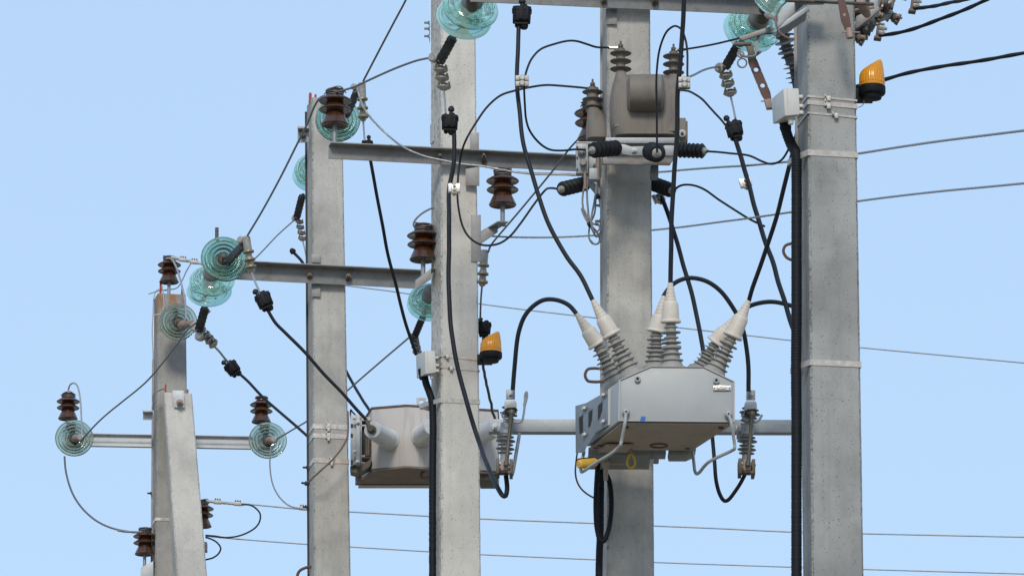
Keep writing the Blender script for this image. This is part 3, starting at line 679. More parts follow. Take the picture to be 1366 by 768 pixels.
# the clamp hanging right of the bright pole
t = thing('wedge_clamp_set', 'grey wedge clamp with brass rings against the right edge of the bright pole', 'cable clamp', W(646, 333, 21.3))
wedge(t, (646.5, 333), (643, 382), 21.3, 5.6, (.43, .66, .88))
# top crossarm, left and right
t = gstring('large teal disc pair at the top edge, in front of the bright pole', [(628.5, 8, 20.0), (620, 21, 20.12)], (.22, -1, .45), 't', 1.05)
link(t, (604, 51, 20.2), (586.5, 83, 20.3), 12.5); eye(t, 579.5, 77, 20.3, 7)
saddles(t, [(588, 93), (589.5, 104), (592, 115.5)], 20.32, 19, 6)
mb = MB(); mb.lpx((630, 10, 19.9), (630, -14, 19.72), [(0, 8), (.3, 9.5), (.7, 9.5), (1, 8)], 20); mb.build('end_plate', BRONZE, t)
t = gstring('large teal disc pair left of the nearest pole, under the end of the top crossarm', [(1009, 32, 20.15), (1001, 39, 20.27)], (.34, -1, .42), 't', 1.02)
link(t, (985, 60, 20.3), (967.5, 90, 20.4), 12); eye(t, 961.5, 91, 20.4, 7)
saddles(t, [(968.5, 101.5), (971, 112.5), (974, 124)], 20.42, 18, -9)
mb = MB(); mb.lpx((1017, 27, 20.05), (1022, 8, 19.95), [(0, 8), (.3, 9.5), (.7, 9.5), (1, 8)], 20); mb.build('end_plate', BRONZE, t)
t = gstring('teal disc cut by the top edge, beside the steel bracket of the nearest pole', [(1040, -6, 19.7)], (.34, -1, .42), 't', 1.0)

# ---------------------------------------------------------------- amber beacons and grey junction boxes
def beacon(label, x0, x1, ytop, ybase, ybot, Y):
    k = S(Y); cx = (x0 + x1) / 2; r = (x1 - x0) / 2
    t = thing('amber_beacon', label, 'beacon', W(cx, ybot, Y), 'amber beacons on the poles')
    H = (ybase - ytop); o = W(cx, ybase, Y); n = 120; vs = []; fs = []
    prf = [(0, 0, 1, 1), (.12, .005, .995, 1), (.3, .01, .985, .98), (.42, .02, .98, .95), (.52, .06, .97, .90), (.60, .12, .965, .86), (.68, .22, .955, .80), (.76, .35, .945, .72), (.84, .50, .93, .62), (.91, .62, .92, .50), (.96, .70, .90, .38), (.99, .76, .88, .24), (1, .80, .85, .1)]
    for h, xl, xr, dy in prf:
        c = x0 + (xl + xr) / 2 * 2 * r; hw = (xr - xl) * r
        for a in range(n):
            an = 2 * math.pi * a / n; rb = 1 + .014 * math.cos(30 * an) * (h < .95); vs.append(o + Vector(((c - cx + math.cos(an) * hw * rb) / k, math.sin(an) * r * dy * rb / k, h * H / k / CT)))
    m = len(prf); fs = [(i * n + q, i * n + (q + 1) % n, (i + 1) * n + (q + 1) % n, (i + 1) * n + q) for i in range(m - 1) for q in range(n)]
    fs += [tuple(reversed(range(n))), tuple(range((m - 1) * n, m * n))]
    mb = MB(); mb.add(vs, fs); dm = mb.build('dome', AMB, t, smooth=60)
    mb = MB(); mb.lpx((cx, ybase - 4.5, Y), (cx, ybase - 3.6, Y), [(0, r * 1.0), (.5, r * 1.02), (1, r * .99)], 40); mb.build('dome_rim', AMB, dm)
    mb = MB(); mb.lathe(o + Vector((0, 0, -.001)), o + Vector((0, 0, H * .55 / k)), [(0, r * .4 / k), (.8, r * .36 / k), (1, r * .1 / k)], 16); mb.build('lamp', simple_or, dm)
    hb = (ybot - ybase)
    mb = MB(); mb.lpx((cx, ybase, Y), (cx, ybot, Y), [(0, r * 1.0), (.04, r * 1.06), (.5, r * 1.06), (.62, r * .98), (.66, r * .82), (.95, r * .72), (1, r * .5)], 40); mb.build('base', BLK, t)
    mb = MB(); mb.bx(x0 - 4, ybase + 2, cx + 2, ybot, Y + .01, .05); mb.build('mounting_arm', BLK, t, bevel=.003)
    return t
simple_or = simple('amber_lens', (.75, .20, .01), .3, 0, .1, 60)
beacon('larger amber beacon on a black base, right of the nearest pole', 1146, 1180.5, 79.5, 115.5, 133, 16.3)
beacon('smaller amber beacon on a black base, right of the bright pole', 640.5, 669, 442.5, 470, 483.5, 21.45)
wire('thin_wire', 'hair thin wire hanging under the larger amber beacon', [(1152, 132), (1152.5, 138), (1148, 142.5), (1141, 144)], 16.3, 1.1, COPW, 'wire')
def jbox(label, face, front, Y, dl, gx, gy, sc):
    """face: left-facing panel outline corners, front: corners turned to the viewer"""
    t = thing('junction_box', label, 'junction box', W(*front[3], Y), 'grey junction boxes on the poles')
    A = [W(x, y, Y) for x, y in front]
    L = [W(x, y, Y + dl) for x, y in face]     # far-left edge: top, bottom
    mb = MB(); mb.hexa([L[0], A[0], A[1], L[0] + (A[1] - A[0])], [L[1], A[3], A[2], L[1] + (A[2] - A[3])])
    bd = mb.build('housing', JBOX, t, bevel=.006)
    # lid seam
    mb = MB(); o = Vector((0, -.002, 0)); q = .22
    mb.hexa([A[0].lerp(A[1], q) + o, A[0].lerp(A[1], q + .035) + o, A[0].lerp(A[1], q + .035) - o, A[0].lerp(A[1], q) - o],
            [A[3].lerp(A[2], q) + o, A[3].lerp(A[2], q + .035) + o, A[3].lerp(A[2], q + .035) - o, A[3].lerp(A[2], q) - o]); mb.build('lid_seam', CLAMP, bd)
    for f in (.3, .65, .9):
        mb = MB(); p = A[1].lerp(A[2], f); mb.box(Matrix.Translation(p + Vector((.005, .02, 0))), .016, .03, .012)
        mb.build('mounting_lug', CLAMP, t, bevel=.002)
    mb = MB(); mb.lpx((gx, gy - 2 * sc, Y + .03), (gx, gy + 9 * sc, Y + .03), [(0, 6 * sc), (.4, 6 * sc), (.42, 4 * sc), (1, 3.4 * sc)], 14); mb.build('gland', JBOX, t)
    return t
jbox('grey junction box at the left side of the nearest pole, black conduit under it', [(1029, 131.5), (1030.5, 166)], [(1044.5, 118), (1066, 117.5), (1067.5, 153), (1047, 155)], 16.12, .16, 1055, 157, 1)
jbox('smaller grey junction box at the left side of the bright pole, black conduit under it', [(554.5, 473), (555.5, 505)], [(566.5, 467.5), (580.5, 467.5), (582.5, 496.5), (567.5, 499)], 21.45, .16, 576, 499, .7)
# corrugated conduits
def conduit(label, px, Y, wpx, pitch=.010, cat='conduit', name='corrugated_conduit', grp='black corrugated conduits'):
    P = spl(path(px, Y), pitch / 4); yy = Y if isinstance(Y, (int, float)) else sum(Y) / len(Y)
    mb = MB(); mb.tube(P, wpx / 2 / S(yy), 16, ridge=(pitch, .032)); o = mb.build(name, BLK, None, smooth=80, loc=P[0].copy()); return tag(o, label, cat, grp)
def down(P, x, y0, Y, dz=8): return None
q5 = P5.at(0.2)[3]
conduit('wide black corrugated conduit strapped up the left side of the nearest pole', [(1047, 163), (1049, 176), (1055, 192), (1061.5, 205), (1062.5, 240), (1062.5, 330), (1062.5, 430), (1062, 484), (1062.5, 560), (1062.5, 660), (1062.5, 768), (1063, 1200), (1063, 2000)], [16.28] * 3 + [16.25] * 10, 14)
conduit('black corrugated conduit strapped up the left side of the bright pole', [(566, 500), (568, 510), (573, 524), (576, 534), (577.5, 560), (577, 640), (577, 768), (577, 1200), (577, 1850)], [21.55] * 9, 9.5)
for Pz, x, y, Y, l in ((5, 1047, 160, 16.28, 'a'), (3, 564, 496, 21.55, 'b')):
    mb = MB(); sc = 1 if Pz == 5 else .72
    p = W(x, y - 2, Y); mb.lpx((x - .5, y - 4, Y), (x + 1, y + 13 * sc, Y), [(0, 8.5 * sc), (.5, 8.5 * sc), (.52, 7.6 * sc), (.75, 7.6 * sc), (.77, 8.2 * sc), (1, 7.6 * sc)], 18)
    o = mb.build('conduit_gland', BLK, None, loc=p.copy()); tag(o, 'black conduit nut under the %s grey junction box' % ('larger' if Pz == 5 else 'smaller'), 'gland')
# ---------------------------------------------------------------- big grey switch box on the board marked pole
t = sw = thing('switch_box', 'big grey switch box with six beige capped bushings and bent tube handles', 'switchgear', W(900, 565, 19.0))
YF, YB = 19.05, 19.50
front = [(825.5, 561), (826.5, 507), (867.5, 489), (939, 489.5), (979.3, 509), (979.3, 562.5)]
rear = [(782, 595), (783, 545), (822, 527), (888, 527), (925, 545), (924, 597)]
A = [W(x, y, YF) for x, y in front]; B = [W(x, y, YB) for x, y in rear]
mb = MB(); mb.hexa(A, B); sb = mb.build('tank', BOXP, t, bevel=.004)
# folded rim of the front plate
mb = MB(); c = sum(A, Vector()) / 6; e = Vector((0, -.006, 0))
A2 = [c + (p - c) * 1.012 + e for p in A]; A3 = [c + (p - c) * .985 + e for p in A]; A4 = [c + (p - c) * 1.012 + Vector((0, .012, 0)) for p in A]
vs = A2 + A3 + A4 + [p + Vector((0, .004, 0)) for p in A3]
fs = []
for k in range(6):
    j = (k + 1) % 6; fs += [(k, j, 6 + j, 6 + k), (k, j, 12 + j, 12 + k), (6 + k, 6 + j, 18 + j, 18 + k)]
mb.add(vs, fs); mb.build('rim', BOXP, sb)
# bottom plate, browner than the tank, a little inside
mb = MB(); Bt = [W(829, 563.3, YF + .01), W(976.5, 564.4, YF + .01), W(923, 599.0, YB - .012), W(785.5, 597.2, YB - .012)]
mb.hexa(Bt, [p + Vector((0, 0, -.006)) for p in Bt]); bp_ = mb.build('bottom_plate', BOXU, t)
mb = MB()
Q = [W(808, 584.5, 19.36), W(846, 584.5, 19.36), W(836, 592.5, 19.45), W(798, 592.5, 19.45)]; mb.hexa([q + Vector((0, 0, -.022)) for q in Q], [q + Vector((0, 0, -.034)) for q in Q])
mb.build('inspection_plate', BOXU, bp_, bevel=.002)
mb = MB(); rr = [W(879, 590.5, 19.4) + Vector((math.cos(a) * .034, math.sin(a) * .034, -.012)) for a in [i * math.pi / 12 for i in range(25)]]; mb.tube(rr, .0028, 6); mb.build('oval_seal', RUST, bp_)
mb = MB()
for x, y, Y in ((962, 568, 19.1), (917, 595, 19.45), (835, 567, 19.1), (800, 591, 19.42), (795, 594, 19.46), (806, 590, 19.42)):
    p = W(x, y, Y); mb.lathe(p + Vector((0, 0, .01)), p + Vector((0, 0, -.012)), [(0, .011), (1, .011)], 6)
mb.build('bottom_bolts', RUST, bp_)
# ring bolts on the front
for x, y in ((850.5, 506), (955.5, 508)):
    M = LF(x, y, YF - .002); mb = MB(); mb.tube([M @ Vector((math.cos(a) * 3.0, -3, math.sin(a) * 3.0)) for a in [i * math.pi / 10 for i in range(21)]], 1.15 / S(YF), 8); lcyl(mb, M, (0, 0, 0), (0, -3, 0), [(0, 2.4), (1, 2.2)]); o = mb.build('lifting_nut', BOXP, t)
    mb = MB(); lcyl(mb, M, (0, -3.2, 0), (0, -3.6, 0), [(0, 1.7), (1, 1.7)]); mb.build('nut_hole', BLK, o)
for x, y in ((835, 550.5), (971.5, 553.5)):
    M = LF(x, y, YF - .002); mb = MB(); lcyl(mb, M, (0, 0, 0), (0, -9, 0), [(0, 5.2), (.2, 5.2), (.3, 4.2), (.9, 4.2), (1, 3.2)], 18); o = mb.build('handle_boss', BOXP, t, smooth=50)
    mb = MB(); lcyl(mb, M, (0, -9.2, 0), (0, -9.8, 0), [(0, 1.5), (1, 1.4)], 6); mb.build('hex_socket', DARK, o)
# name plate (its print is too small to read) and blue tape
mb = MB(); mb.bx(951.5, 514, 975, 520, YF - .009, .003); o = mb.build('name_plate', SILV, t, bevel=.0006)
mb = MB()
for x0, x1, y in ((955, 958, 516.2), (959.5, 966, 516), (967, 970, 516.4), (957, 960, 518.3), (961, 968, 518.2)): mb.bx(x0, y - .35, x1, y + .35, YF - .0105, .001)
for x in (953, 973.5): mb.lpx((x, 517, YF - .009), (x, 517, YF - .013), [(0, .8), (1, .8)], 8)
mb.build('plate_print', DARK, o)
mb = MB(); mb.pp([(853.5, 562), (855.5, 555), (861, 555), (860, 562)], YF - .009, .003); mb.build('blue_tape', BLUE, sb)
# slotted mounting plate at the left
pl = [(767.5, 541), (782, 537), (811, 520.5), (811, 567), (795, 576.5), (782, 596), (780, 603), (768, 603.5)]
mb = MB(); A = [W(x, y, 19.46 - (x - 767) / 44 * .28) for x, y in pl]; n_ = Vector((-.0, .006, 0)) 
mb.hexa(A, [p + n_ for p in A]); mp = mb.build('mounting_plate', GALV, t, bevel=.001)
sl_ = [[(772, 557), (777.5, 553), (777.5, 576), (773, 579)], [(785, 550), (790.5, 545), (789.5, 560), (787, 569), (784.5, 570)], [(797.5, 541), (803.5, 535.5), (803.5, 546), (800, 557.5), (797.5, 561)]]
for s_ in sl_:
    mb = MB(); A = [W(x, y, 19.46 - (x - 767) / 44 * .28) + Vector((0, -.002, 0)) for x, y in s_]; mb.hexa(A, [p + Vector((0, .004, 0)) for p in A])
    mb.build('slot', DARK, mp)
mb = MB()
for x, y in ((779, 545.5), (804.5, 528), (779.5, 580.5), (804.5, 563)):
    p = W(x, y, 19.455 - (x - 767) / 44 * .28); mb.lathe(p, p + Vector((0, -.03, 0)), [(0, .010), (.3, .010), (.32, .007), (1, .0065)], 6)
mb.build('plate_bolts', GALVL, mp)
mb = MB(); mb.pp([(811, 519), (827, 508), (826, 561), (811, 567)], 19.17, .006, (0, 0)); mb.build('side_flange', BOXP, t)
# hangers behind/below
mb = MB(); mb.bx(785, 596, 868, 607, 19.55, .26); mb.bx(868, 597, 888.5, 605, 19.6, .1); mb.pp([(891.5, 600), (929, 597.5), (924, 603), (916, 606.5), (893, 606.5)], 19.5, .12); mb.bx(872, 606, 879, 615, 19.8, .05)
mb.build('bottom_frame', GALVD, t, bevel=.002)
mb = MB(); mb.lpx((808, 596, 19.6), (808, 640, 19.66), [(0, 5), (.25, 5), (.27, 3.6), (.4, 3.6), (.41, 5.2), (.6, 5.2), (.62, 3.2), (1, 3)], 16); mb.lpx((812, 615, 19.7), (836, 616, 19.7), [(0, 4), (.1, 5), (.8, 4), (1, 2)], 14); mb.build('drive_shaft', BOXU, t)
def tubep(name, px, Y, wpx, mat, par, n=12):
    P = spl(path(px, Y), .006); mb = MB(); mb.tube(P, wpx / 2 / S(19.2), n); return mb.build(name, mat, par, smooth=60)
tubep('tube_handle', [(835, 551), (834.6, 556), (833.5, 565), (829, 588), (828, 592.5), (824.5, 597), (817, 603.5), (790, 620), (780, 627), (775.5, 629), (774.8, 626), (776, 617), (779, 602)], [19.02] * 3 + [19.06] * 2 + [19.1, 19.13, 19.25, 19.3, 19.33, 19.34, 19.4, 19.45], 4.4, BOXP, t)
tubep('tube_handle', [(971.5, 554), (974.5, 559), (976, 567), (980, 593), (980, 597.5), (976.5, 600.5), (946, 615.5), (932, 630.5), (929, 631.5), (927, 628), (925.5, 616), (924, 603)], [19.02] * 3 + [19.06] * 2 + [19.1, 19.2, 19.32, 19.34, 19.36, 19.4, 19.46], 4.4, BOXP, t)
mb = MB(); mb.lpx((771.5, 619, 19.28), (795, 616, 19.34), [(0, 4), (.06, 6), (.15, 6.4), (.9, 6.0), (.97, 5.4), (1, 4)], 16); o = mb.build('yellow_grip', YEL, t)
mb = MB(); mb.lpx((770.5, 616.5, 19.30), (795, 612.5, 19.36), [(0, 4.2), (.1, 5.4), (.7, 4.6), (1, 3.0)], 14); mb.build('grip_edge', BLK, o)
mb = MB(); mb.lpx((842, 590, 19.4), (842, 606, 19.4), [(0, 3.4), (.3, 3.4), (.32, 2), (1, 2)], 10); o = mb.build('ring_stem', RUSTP, t)
mb = MB(); k = S(19.4)
mb.tube([W(842 + 5.2 * math.sin(a) * (1 - .25 * math.cos(a)), 614.5 - 9.0 * math.cos(a), 19.4) for a in [i * math.pi / 16 for i in range(33)]], 1.5 / k, 8); mb.build('pull_ring', YELR, o)
# bushings
def bushing(tip, sh, bt, base, Yt, Yb):
    """tip, shoulder, boot bottom, base in photo pixels"""
    L = math.dist(bt, base)
    y1 = Yt + (Yb - Yt) * .6
    par = MB(); par.lpx((*bt, y1), (*base, Yb), [(0, 6)] + sum([[(q - .012, rn), (q - .008, rn + .2), (q + .012, r), (q + .030, r), (q + .045, rn + .9), (q + .06, rn)] for q, r, rn in
        ((.07, 9, 6.6), (.19, 13, 6.6), (.31, 10, 6.6), (.42, 13.2, 6.8))], []) + [(.515, 7.4), (.52, 12.4), (.53, 13.2), (.575, 13.2), (.585, 12.4), (.595, 9), (.675, 9.6), (.690, 14), (.705, 14.3), (.725, 10.4), (.815, 11.4), (.835, 15.2), (.85, 15.5), (.87, 12.6), (.95, 14.5), (1.0, 17.5), (1.10, 18.5)], 32)
    o = par.build('bushing', PWARM, sw, smooth=30)
    m = MB(); T = math.dist(tip, bt); f = math.dist(tip, sh) / T
    pr = [(0, 2.6)]
    for i in range(5):
        a = f * (i + .0) / 5; b = f * (i + .93) / 5; r0 = 3.1 + i * .95; pr += [(a + .002, r0), (b, r0 + .8), (b + .006, r0 + .45)]
    pr += [(f, 7.8), (f + .05, 9.7), (f + .1, 10.4), (.91, 11.6), (.92, 12.9), (.935, 13.5), (.975, 13.7), (.99, 13.2), (1, 12), (1, 6)]
    m.lpx((*tip, Yt), (*bt, y1), pr, 32); m.build('silicone_boot', BOOT, o, smooth=38)
    m = MB(); u = ((base[0] - bt[0]) / L, (base[1] - bt[1]) / L)
bushing((769, 418), (785.4, 436.5), (797.5, 460), (821, 508), 19.36, 19.42)
bushing((790.5, 400), (805.5, 421), (817, 448), (841, 497), 19.10, 19.14)
bushing((885.5, 394.5), (877, 418), (875.6, 443.5), (875, 489), 19.36, 19.40)
bushing((894.4, 376.5), (895.3, 401), (894.8, 431), (896.5, 490), 19.12, 19.16)
bushing((983, 420.5), (967.5, 438), (954, 458), (936, 493), 19.36, 19.42)
bushing((999, 400.5), (989.5, 420.5), (976.5, 450), (953, 497), 19.10, 19.14)

# ---------------------------------------------------------------- fuse cutouts on the low square crossarm
def shedpx(mb, a, b, sheds, rc, n=28):
    pr = [(0, rc)]
    for q, r in sheds: pr += [(q - .022, rc), (q - .012, rc + 1), (q + .006, r), (q + .016, r), (q + .04, rc + 1.2), (q + .055, rc)]
    pr += [(1, rc)]; mb.lpx(a, b, pr, n)
def cutout(label, X, top, hood, upper, mid, lower, clampb, tilt):
    Y = 19.62
    t = thing('fuse_cutout', label, 'fuse cutout', W(X, 580, Y), 'fuse cutouts on the low crossarm')
    x0 = X + tilt; x1 = X - tilt
    mb = MB(); shedpx(mb, (x0, hood[1] - 6, Y), (X - tilt * .2, mid[0], Y), [((y - hood[1] + 6) / (mid[0] - hood[1] + 6), r) for y, r in upper], 5.8); mb.build('upper_insulator', PGREY, t)
    mb = MB(); mb.lpx((X - tilt * .2, mid[0], Y), (X - tilt * .5, mid[1], Y), [(0, 7), (.06, 8.6), (.9, 8), (1, 6.5)], 20); md = mb.build('centre_band', GALV, t)
    mb = MB(); mb.bx(X - 14, 564, X + 2, 575, Y + .02, .15); mb.build('arm_bracket', GALV, md, bevel=.002)
    mb = MB(); shedpx(mb, (X - tilt * .5, mid[1], Y), (x1, clampb[0], Y), [((y - mid[1]) / (clampb[0] - mid[1]), r) for y, r in lower], 6); mb.build('lower_insulator', PGREY, t)
    mb = MB(); mb.bx(x0 - 6, top[0], x0 + 6, top[1], Y - .02, .008); o = mb.build('top_terminal', GALV, t, bevel=.001)
    mb = MB(); bolt(mb, x0, (top[0] + top[1]) / 2, Y - .022, 2.6, .012); mb.build('terminal_bolt', GALVL, o)
    mb = MB(); mb.pp([(x0 - 8, hood[1]), (x0 - 8, hood[0] + 3), (x0 - 6, hood[0]), (x0 + 6, hood[0]), (x0 + 8, hood[0] + 3), (x0 + 8.5, hood[1] - 1), (x0 + 6, hood[1] - 3), (x0 - 4, hood[1] - 2.5)], Y - .10, .10); o = mb.build('contact_hood', GALV, t, bevel=.0015)
    mb = MB(); mb.bx(x0 - 5.5, hood[1] - 3, x0 + 6, hood[1] + 3, Y - .085, .06); mb.build('upper_contact', BRONZE, o, bevel=.002)
    mb = MB()
    mb.tube(spl(path([(x0 - 3, mid[0] - 6), (x0 - 8, mid[0] - 6), (x0 - 11, mid[0] - 10), (x0 - 12, mid[0] - 14)], Y - .07), .004), 1.3 / S(Y), 8)
    mb.build('arc_horn', GALV, o)
    mb = MB(); mb.lpx((x0 + 2, hood[1] + 1, Y - .12), (x1 + 2, clampb[0] + 6, Y - .14), [(0, 4), (.06, 4.2), (.09, 2.6), (.9, 2.3), (.93, 3.6), (1, 3.6)], 12); ft = mb.build('fuse_tube', BRONZE, t)
    M = LF(x1, (clampb[0] + clampb[1]) / 2, Y - .05); h = (clampb[1] - clampb[0]) / 2; mb = MB()
    lbox(mb, M, -11, -6.5, -20, 14, -h, h); lbox(mb, M, 6.5, 11, -20, 14, -h * 1.1, h * .9); lbox(mb, M, -11, 11, 6, 14, -h * .4, h * .4); lbox(mb, M, 4, 9, -24, -18, -h * 1.15, -h * .8); lbox(mb, M, -7, 6, -4, 6, -h * .75, -h * .6)
    cl = mb.build('lower_hinge', BRONZE, t, bevel=.002)
    mb = MB(); lbox(mb, M, -5, 5, -24, -6, -h * .7, h * .75); lcyl(mb, M, (-12, -14, h * .2), (12, -14, h * .2), [(0, 2), (1, 2)], 8); mb.build('hinge_block', RUSTP, cl, bevel=.003)
    return t, md, o
_, md, hd_ = cutout('right fuse cutout with stacked grey sheds, hanging from the square crossarm beside the nearest pole', 998.5, (520, 533), (534.5, 548), [(545.5, 11.5), (551, 14), (556, 11), (561, 11)], (566, 581), [(583, 11), (588, 13.4), (594, 10.5), (599, 12.5), (604, 10.5)], (615, 635), 3)
mb = MB(); mb.tube(spl(path([(1004, 562), (1009, 562.5), (1013, 559), (1016.5, 553)], 19.54), .004), [.006 + .000 * i for i in range(1)] * 1 if False else 1.7 / S(19.5), 8); mb.build('arc_horn', GALV, hd_)
_, md, hd_ = cutout('left fuse cutout with a long bent hook rod, beside the bright pole', 677, (519, 532), (533.5, 546), [(544.5, 11), (549, 8), (552, 12), (557, 9)], (564, 580), [(582, 11), (587.5, 13), (592.5, 10.5), (598, 12.5), (603.5, 10)], (615, 635), 4)
mb = MB(); Pq = spl(path([(684, 562), (690, 563.5), (696, 561), (698.5, 552), (700, 541), (702, 534), (703.2, 527), (702.4, 522.5), (700.4, 526), (700.2, 533), (699, 541)], 19.52), .004)
mb.tube(Pq, 1.5 / S(19.5), 8); mb.build('hook_rod', GALV, hd_)
mb = MB(); mb.lpx((693, 578, 19.72), (683.5, 634, 19.6), [(0, 2), (.1, 2.4), (.9, 2.4), (1, 1.5)], 10); mb.build('stay_rod', GALV, md)

# ---------------------------------------------------------------- weathered recloser cabinet on the second farthest pole
t = cb = thing('recloser_cabinet', 'weathered beige sheet metal cabinet with round white bushings, half hidden by the bright pole', 'switchgear', W(560, 625, 24.2))
Yc = 24.15
lf = [(496, 625), (496, 546), (541.8, 543), (541.8, 625.5)]
A0 = [W(496, 625, Yc + .05), W(541.8, 625.5, Yc - .01), W(664, 627, Yc + .10), W(666, 630, Yc + .5), W(478, 627, Yc + .5)]
A1 = [W(496, 546, Yc + .05), W(541.8, 543, Yc - .01), W(664, 549.5, Yc + .10), W(666, 552, Yc + .5), W(478, 551, Yc + .5)]
zt = A1[0].z
def flat(L, z): return [Vector((p.x, p.y, z)) for p in L]
zlo = A0[0].z
mb = MB(); mb.hexa(flat(A0, zlo), flat(A1, zt)); body = mb.build('housing', CABW, t, bevel=.002)
mb = MB(); c = sum(flat(A1, zt), Vector()) / 5
mb.hexa([c + (p - c) * 1.012 for p in flat(A1, zt + .002)], [c + (p - c) * 1.012 for p in flat(A1, zt + .012)]); mb.build('roof_edge', RUST, body)
mb = MB(); sk0 = flat([W(497, 628, Yc + .05), W(541.8, 628, Yc - .04), W(663, 628, Yc + .11), W(664, 628, Yc + .34), W(474, 628, Yc + .34)], zlo - .004)
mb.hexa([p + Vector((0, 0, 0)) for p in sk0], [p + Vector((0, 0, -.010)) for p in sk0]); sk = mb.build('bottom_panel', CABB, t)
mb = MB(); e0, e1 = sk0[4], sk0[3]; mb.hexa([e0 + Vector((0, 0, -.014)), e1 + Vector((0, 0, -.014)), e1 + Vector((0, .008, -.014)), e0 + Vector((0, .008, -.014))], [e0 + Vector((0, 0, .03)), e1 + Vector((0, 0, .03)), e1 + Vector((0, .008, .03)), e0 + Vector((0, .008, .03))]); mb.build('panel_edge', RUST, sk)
# open left side frame, a near-black block painting the shade inside it
mb = MB(); mb.bx(482, 556, 495.5, 611, Yc + .12, .3); fr = mb.build('recess_shade', DARK, t)
mb = MB()
for y0, y1 in ((556, 560.5), (566, 568), (606.5, 609), (616, 622)): mb.bx(481, y0, 496, y1, Yc + .09, .03)
mb.bx(480, 556, 482.5, 618, Yc + .09, .03); mb.build('side_frame', CABW, fr, bevel=.001)
mb = MB()
for r_, x in ((2.6, 489), (3.3, 491.5)): mb.lpx((x, 584, Yc + .08), (x, 608, Yc + .08), [(0, r_), (.1, r_ * .8), (.2, r_), (.3, r_ * .8), (.4, r_), (.5, r_ * .8), (.6, r_), (.7, r_ * .8), (.8, r_), (1, r_ * .8)], 16)
mb.build('coil_stack', BRONZE, fr)
mb = MB(); mb.pp([(467.5, 553), (477, 553), (477, 618), (467.5, 621)], Yc - .01, .05); mb.bx(475, 552.5, 480.5, 619, Yc - .05, .06); mk = mb.build('pole_bracket', GALV, t, bevel=.002)
for y0, y1 in ((565, 570), (578, 583), (613, 619)): mb = MB(); mb.bx(467.8, y0, 470.8, y1, Yc - .013, .004); mb.build('slot', DARK, mk)
mb = MB()
for x, y in ((472.5, 557.5), (477.5, 563), (472.8, 602), (477, 615.5)): bolt(mb, x, y, Yc - .055, 2.3, .014)
mb.build('bracket_bolts', GALVL, mk)
mb = MB(); mb.pp([(467, 622), (482, 618), (496, 613), (493, 622), (478, 631), (467, 628)], Yc + .02, .10); mb.build('bracket_foot', BRONZE, mk)
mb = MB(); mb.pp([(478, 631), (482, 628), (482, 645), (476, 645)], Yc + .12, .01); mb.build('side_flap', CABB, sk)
mb = MB(); mb.tube(spl(path([(469, 561), (467.5, 552), (468, 546), (470, 549), (474, 553)], Yc), .006), .0045, 6); mb.build('lead_wire', BLKC, t)
# lifting lug with a hole
k = S(Yc + .1); P0 = W(562, 536.5, Yc + .1); mb = MB(); outp = [(-6.5, -6), (6.5, -6), (6.5, 6.2), (-6.5, 6.2)]
n = 24; vs = []; 
def sq(a):
    c_, s_ = math.cos(a), math.sin(a); q = 6.4 / max(abs(c_), abs(s_)); return c_ * q, s_ * q
for d in (0, .008):
    for a in range(n):
        x, z = sq(2 * math.pi * a / n); vs.append(P0 + Vector((x / k, d, z / k)))
    for a in range(n):
        an = 2 * math.pi * a / n; vs.append(P0 + Vector((math.cos(an) * 3.1 / k, d, math.sin(an) * 3.1 / k + .6 / k)))
fs = []
for a in range(n):
    b = (a + 1) % n; fs += [(a, b, n + b, n + a), (2 * n + a, 2 * n + b, 3 * n + b, 3 * n + a), (a, b, 2 * n + b, 2 * n + a), (n + a, n + b, 3 * n + b, 3 * n + a)]
mb.add(vs, fs); mb.build('lifting_lug', CABW, t)
def pot(a, b, rear_only=False):
    m = MB(); pr = [(0, 2), (0, 10.5), (.02, 11.4), (.06, 11.8)]
    for q, r in ((.38, 12.4), (.60, 12.9), (.80, 13.3)): pr += [(q - .04, r - .6), (q, r), (q + .01, r - .7)]
    pr += [(.93, 13.4), (.94, 14.4), (1, 14.4)]
    m.lpx(a, b, pr, 36); o = m.build('bushing', POTW, cb, smooth=30)
    return o
o = pot((496.5, 573, 23.86), (519, 587, 24.17))
mb = MB(); mb.lpx((496.5, 573, 23.86), (493.5, 571, 23.80), [(0, 6), (.3, 6), (.32, 3.6), (1, 3.6)], 14); mb.lpx((493, 571.5, 23.83), (489, 560, 23.83), [(0, 2.8), (.5, 3), (1, 2)], 10); mb.build('terminal', BRONZE, o)
pot((577, 569, 23.86), (562, 582, 24.16)); pot((662, 571, 23.86), (641, 580, 24.2))
mb = MB(); mb.tube(spl(path([(572, 626.5), (566, 628), (562, 632), (562.5, 636), (567, 637), (573, 636.5)], 24.2), .004), 1.6 / S(24.2), 8); mb.build('lifting_loop', RUST, cb)
mb = MB(); mb.bx(641, 628, 664, 640, Yc + .12, .2); mb.build('rear_rail', BRONZE, cb, bevel=.002)

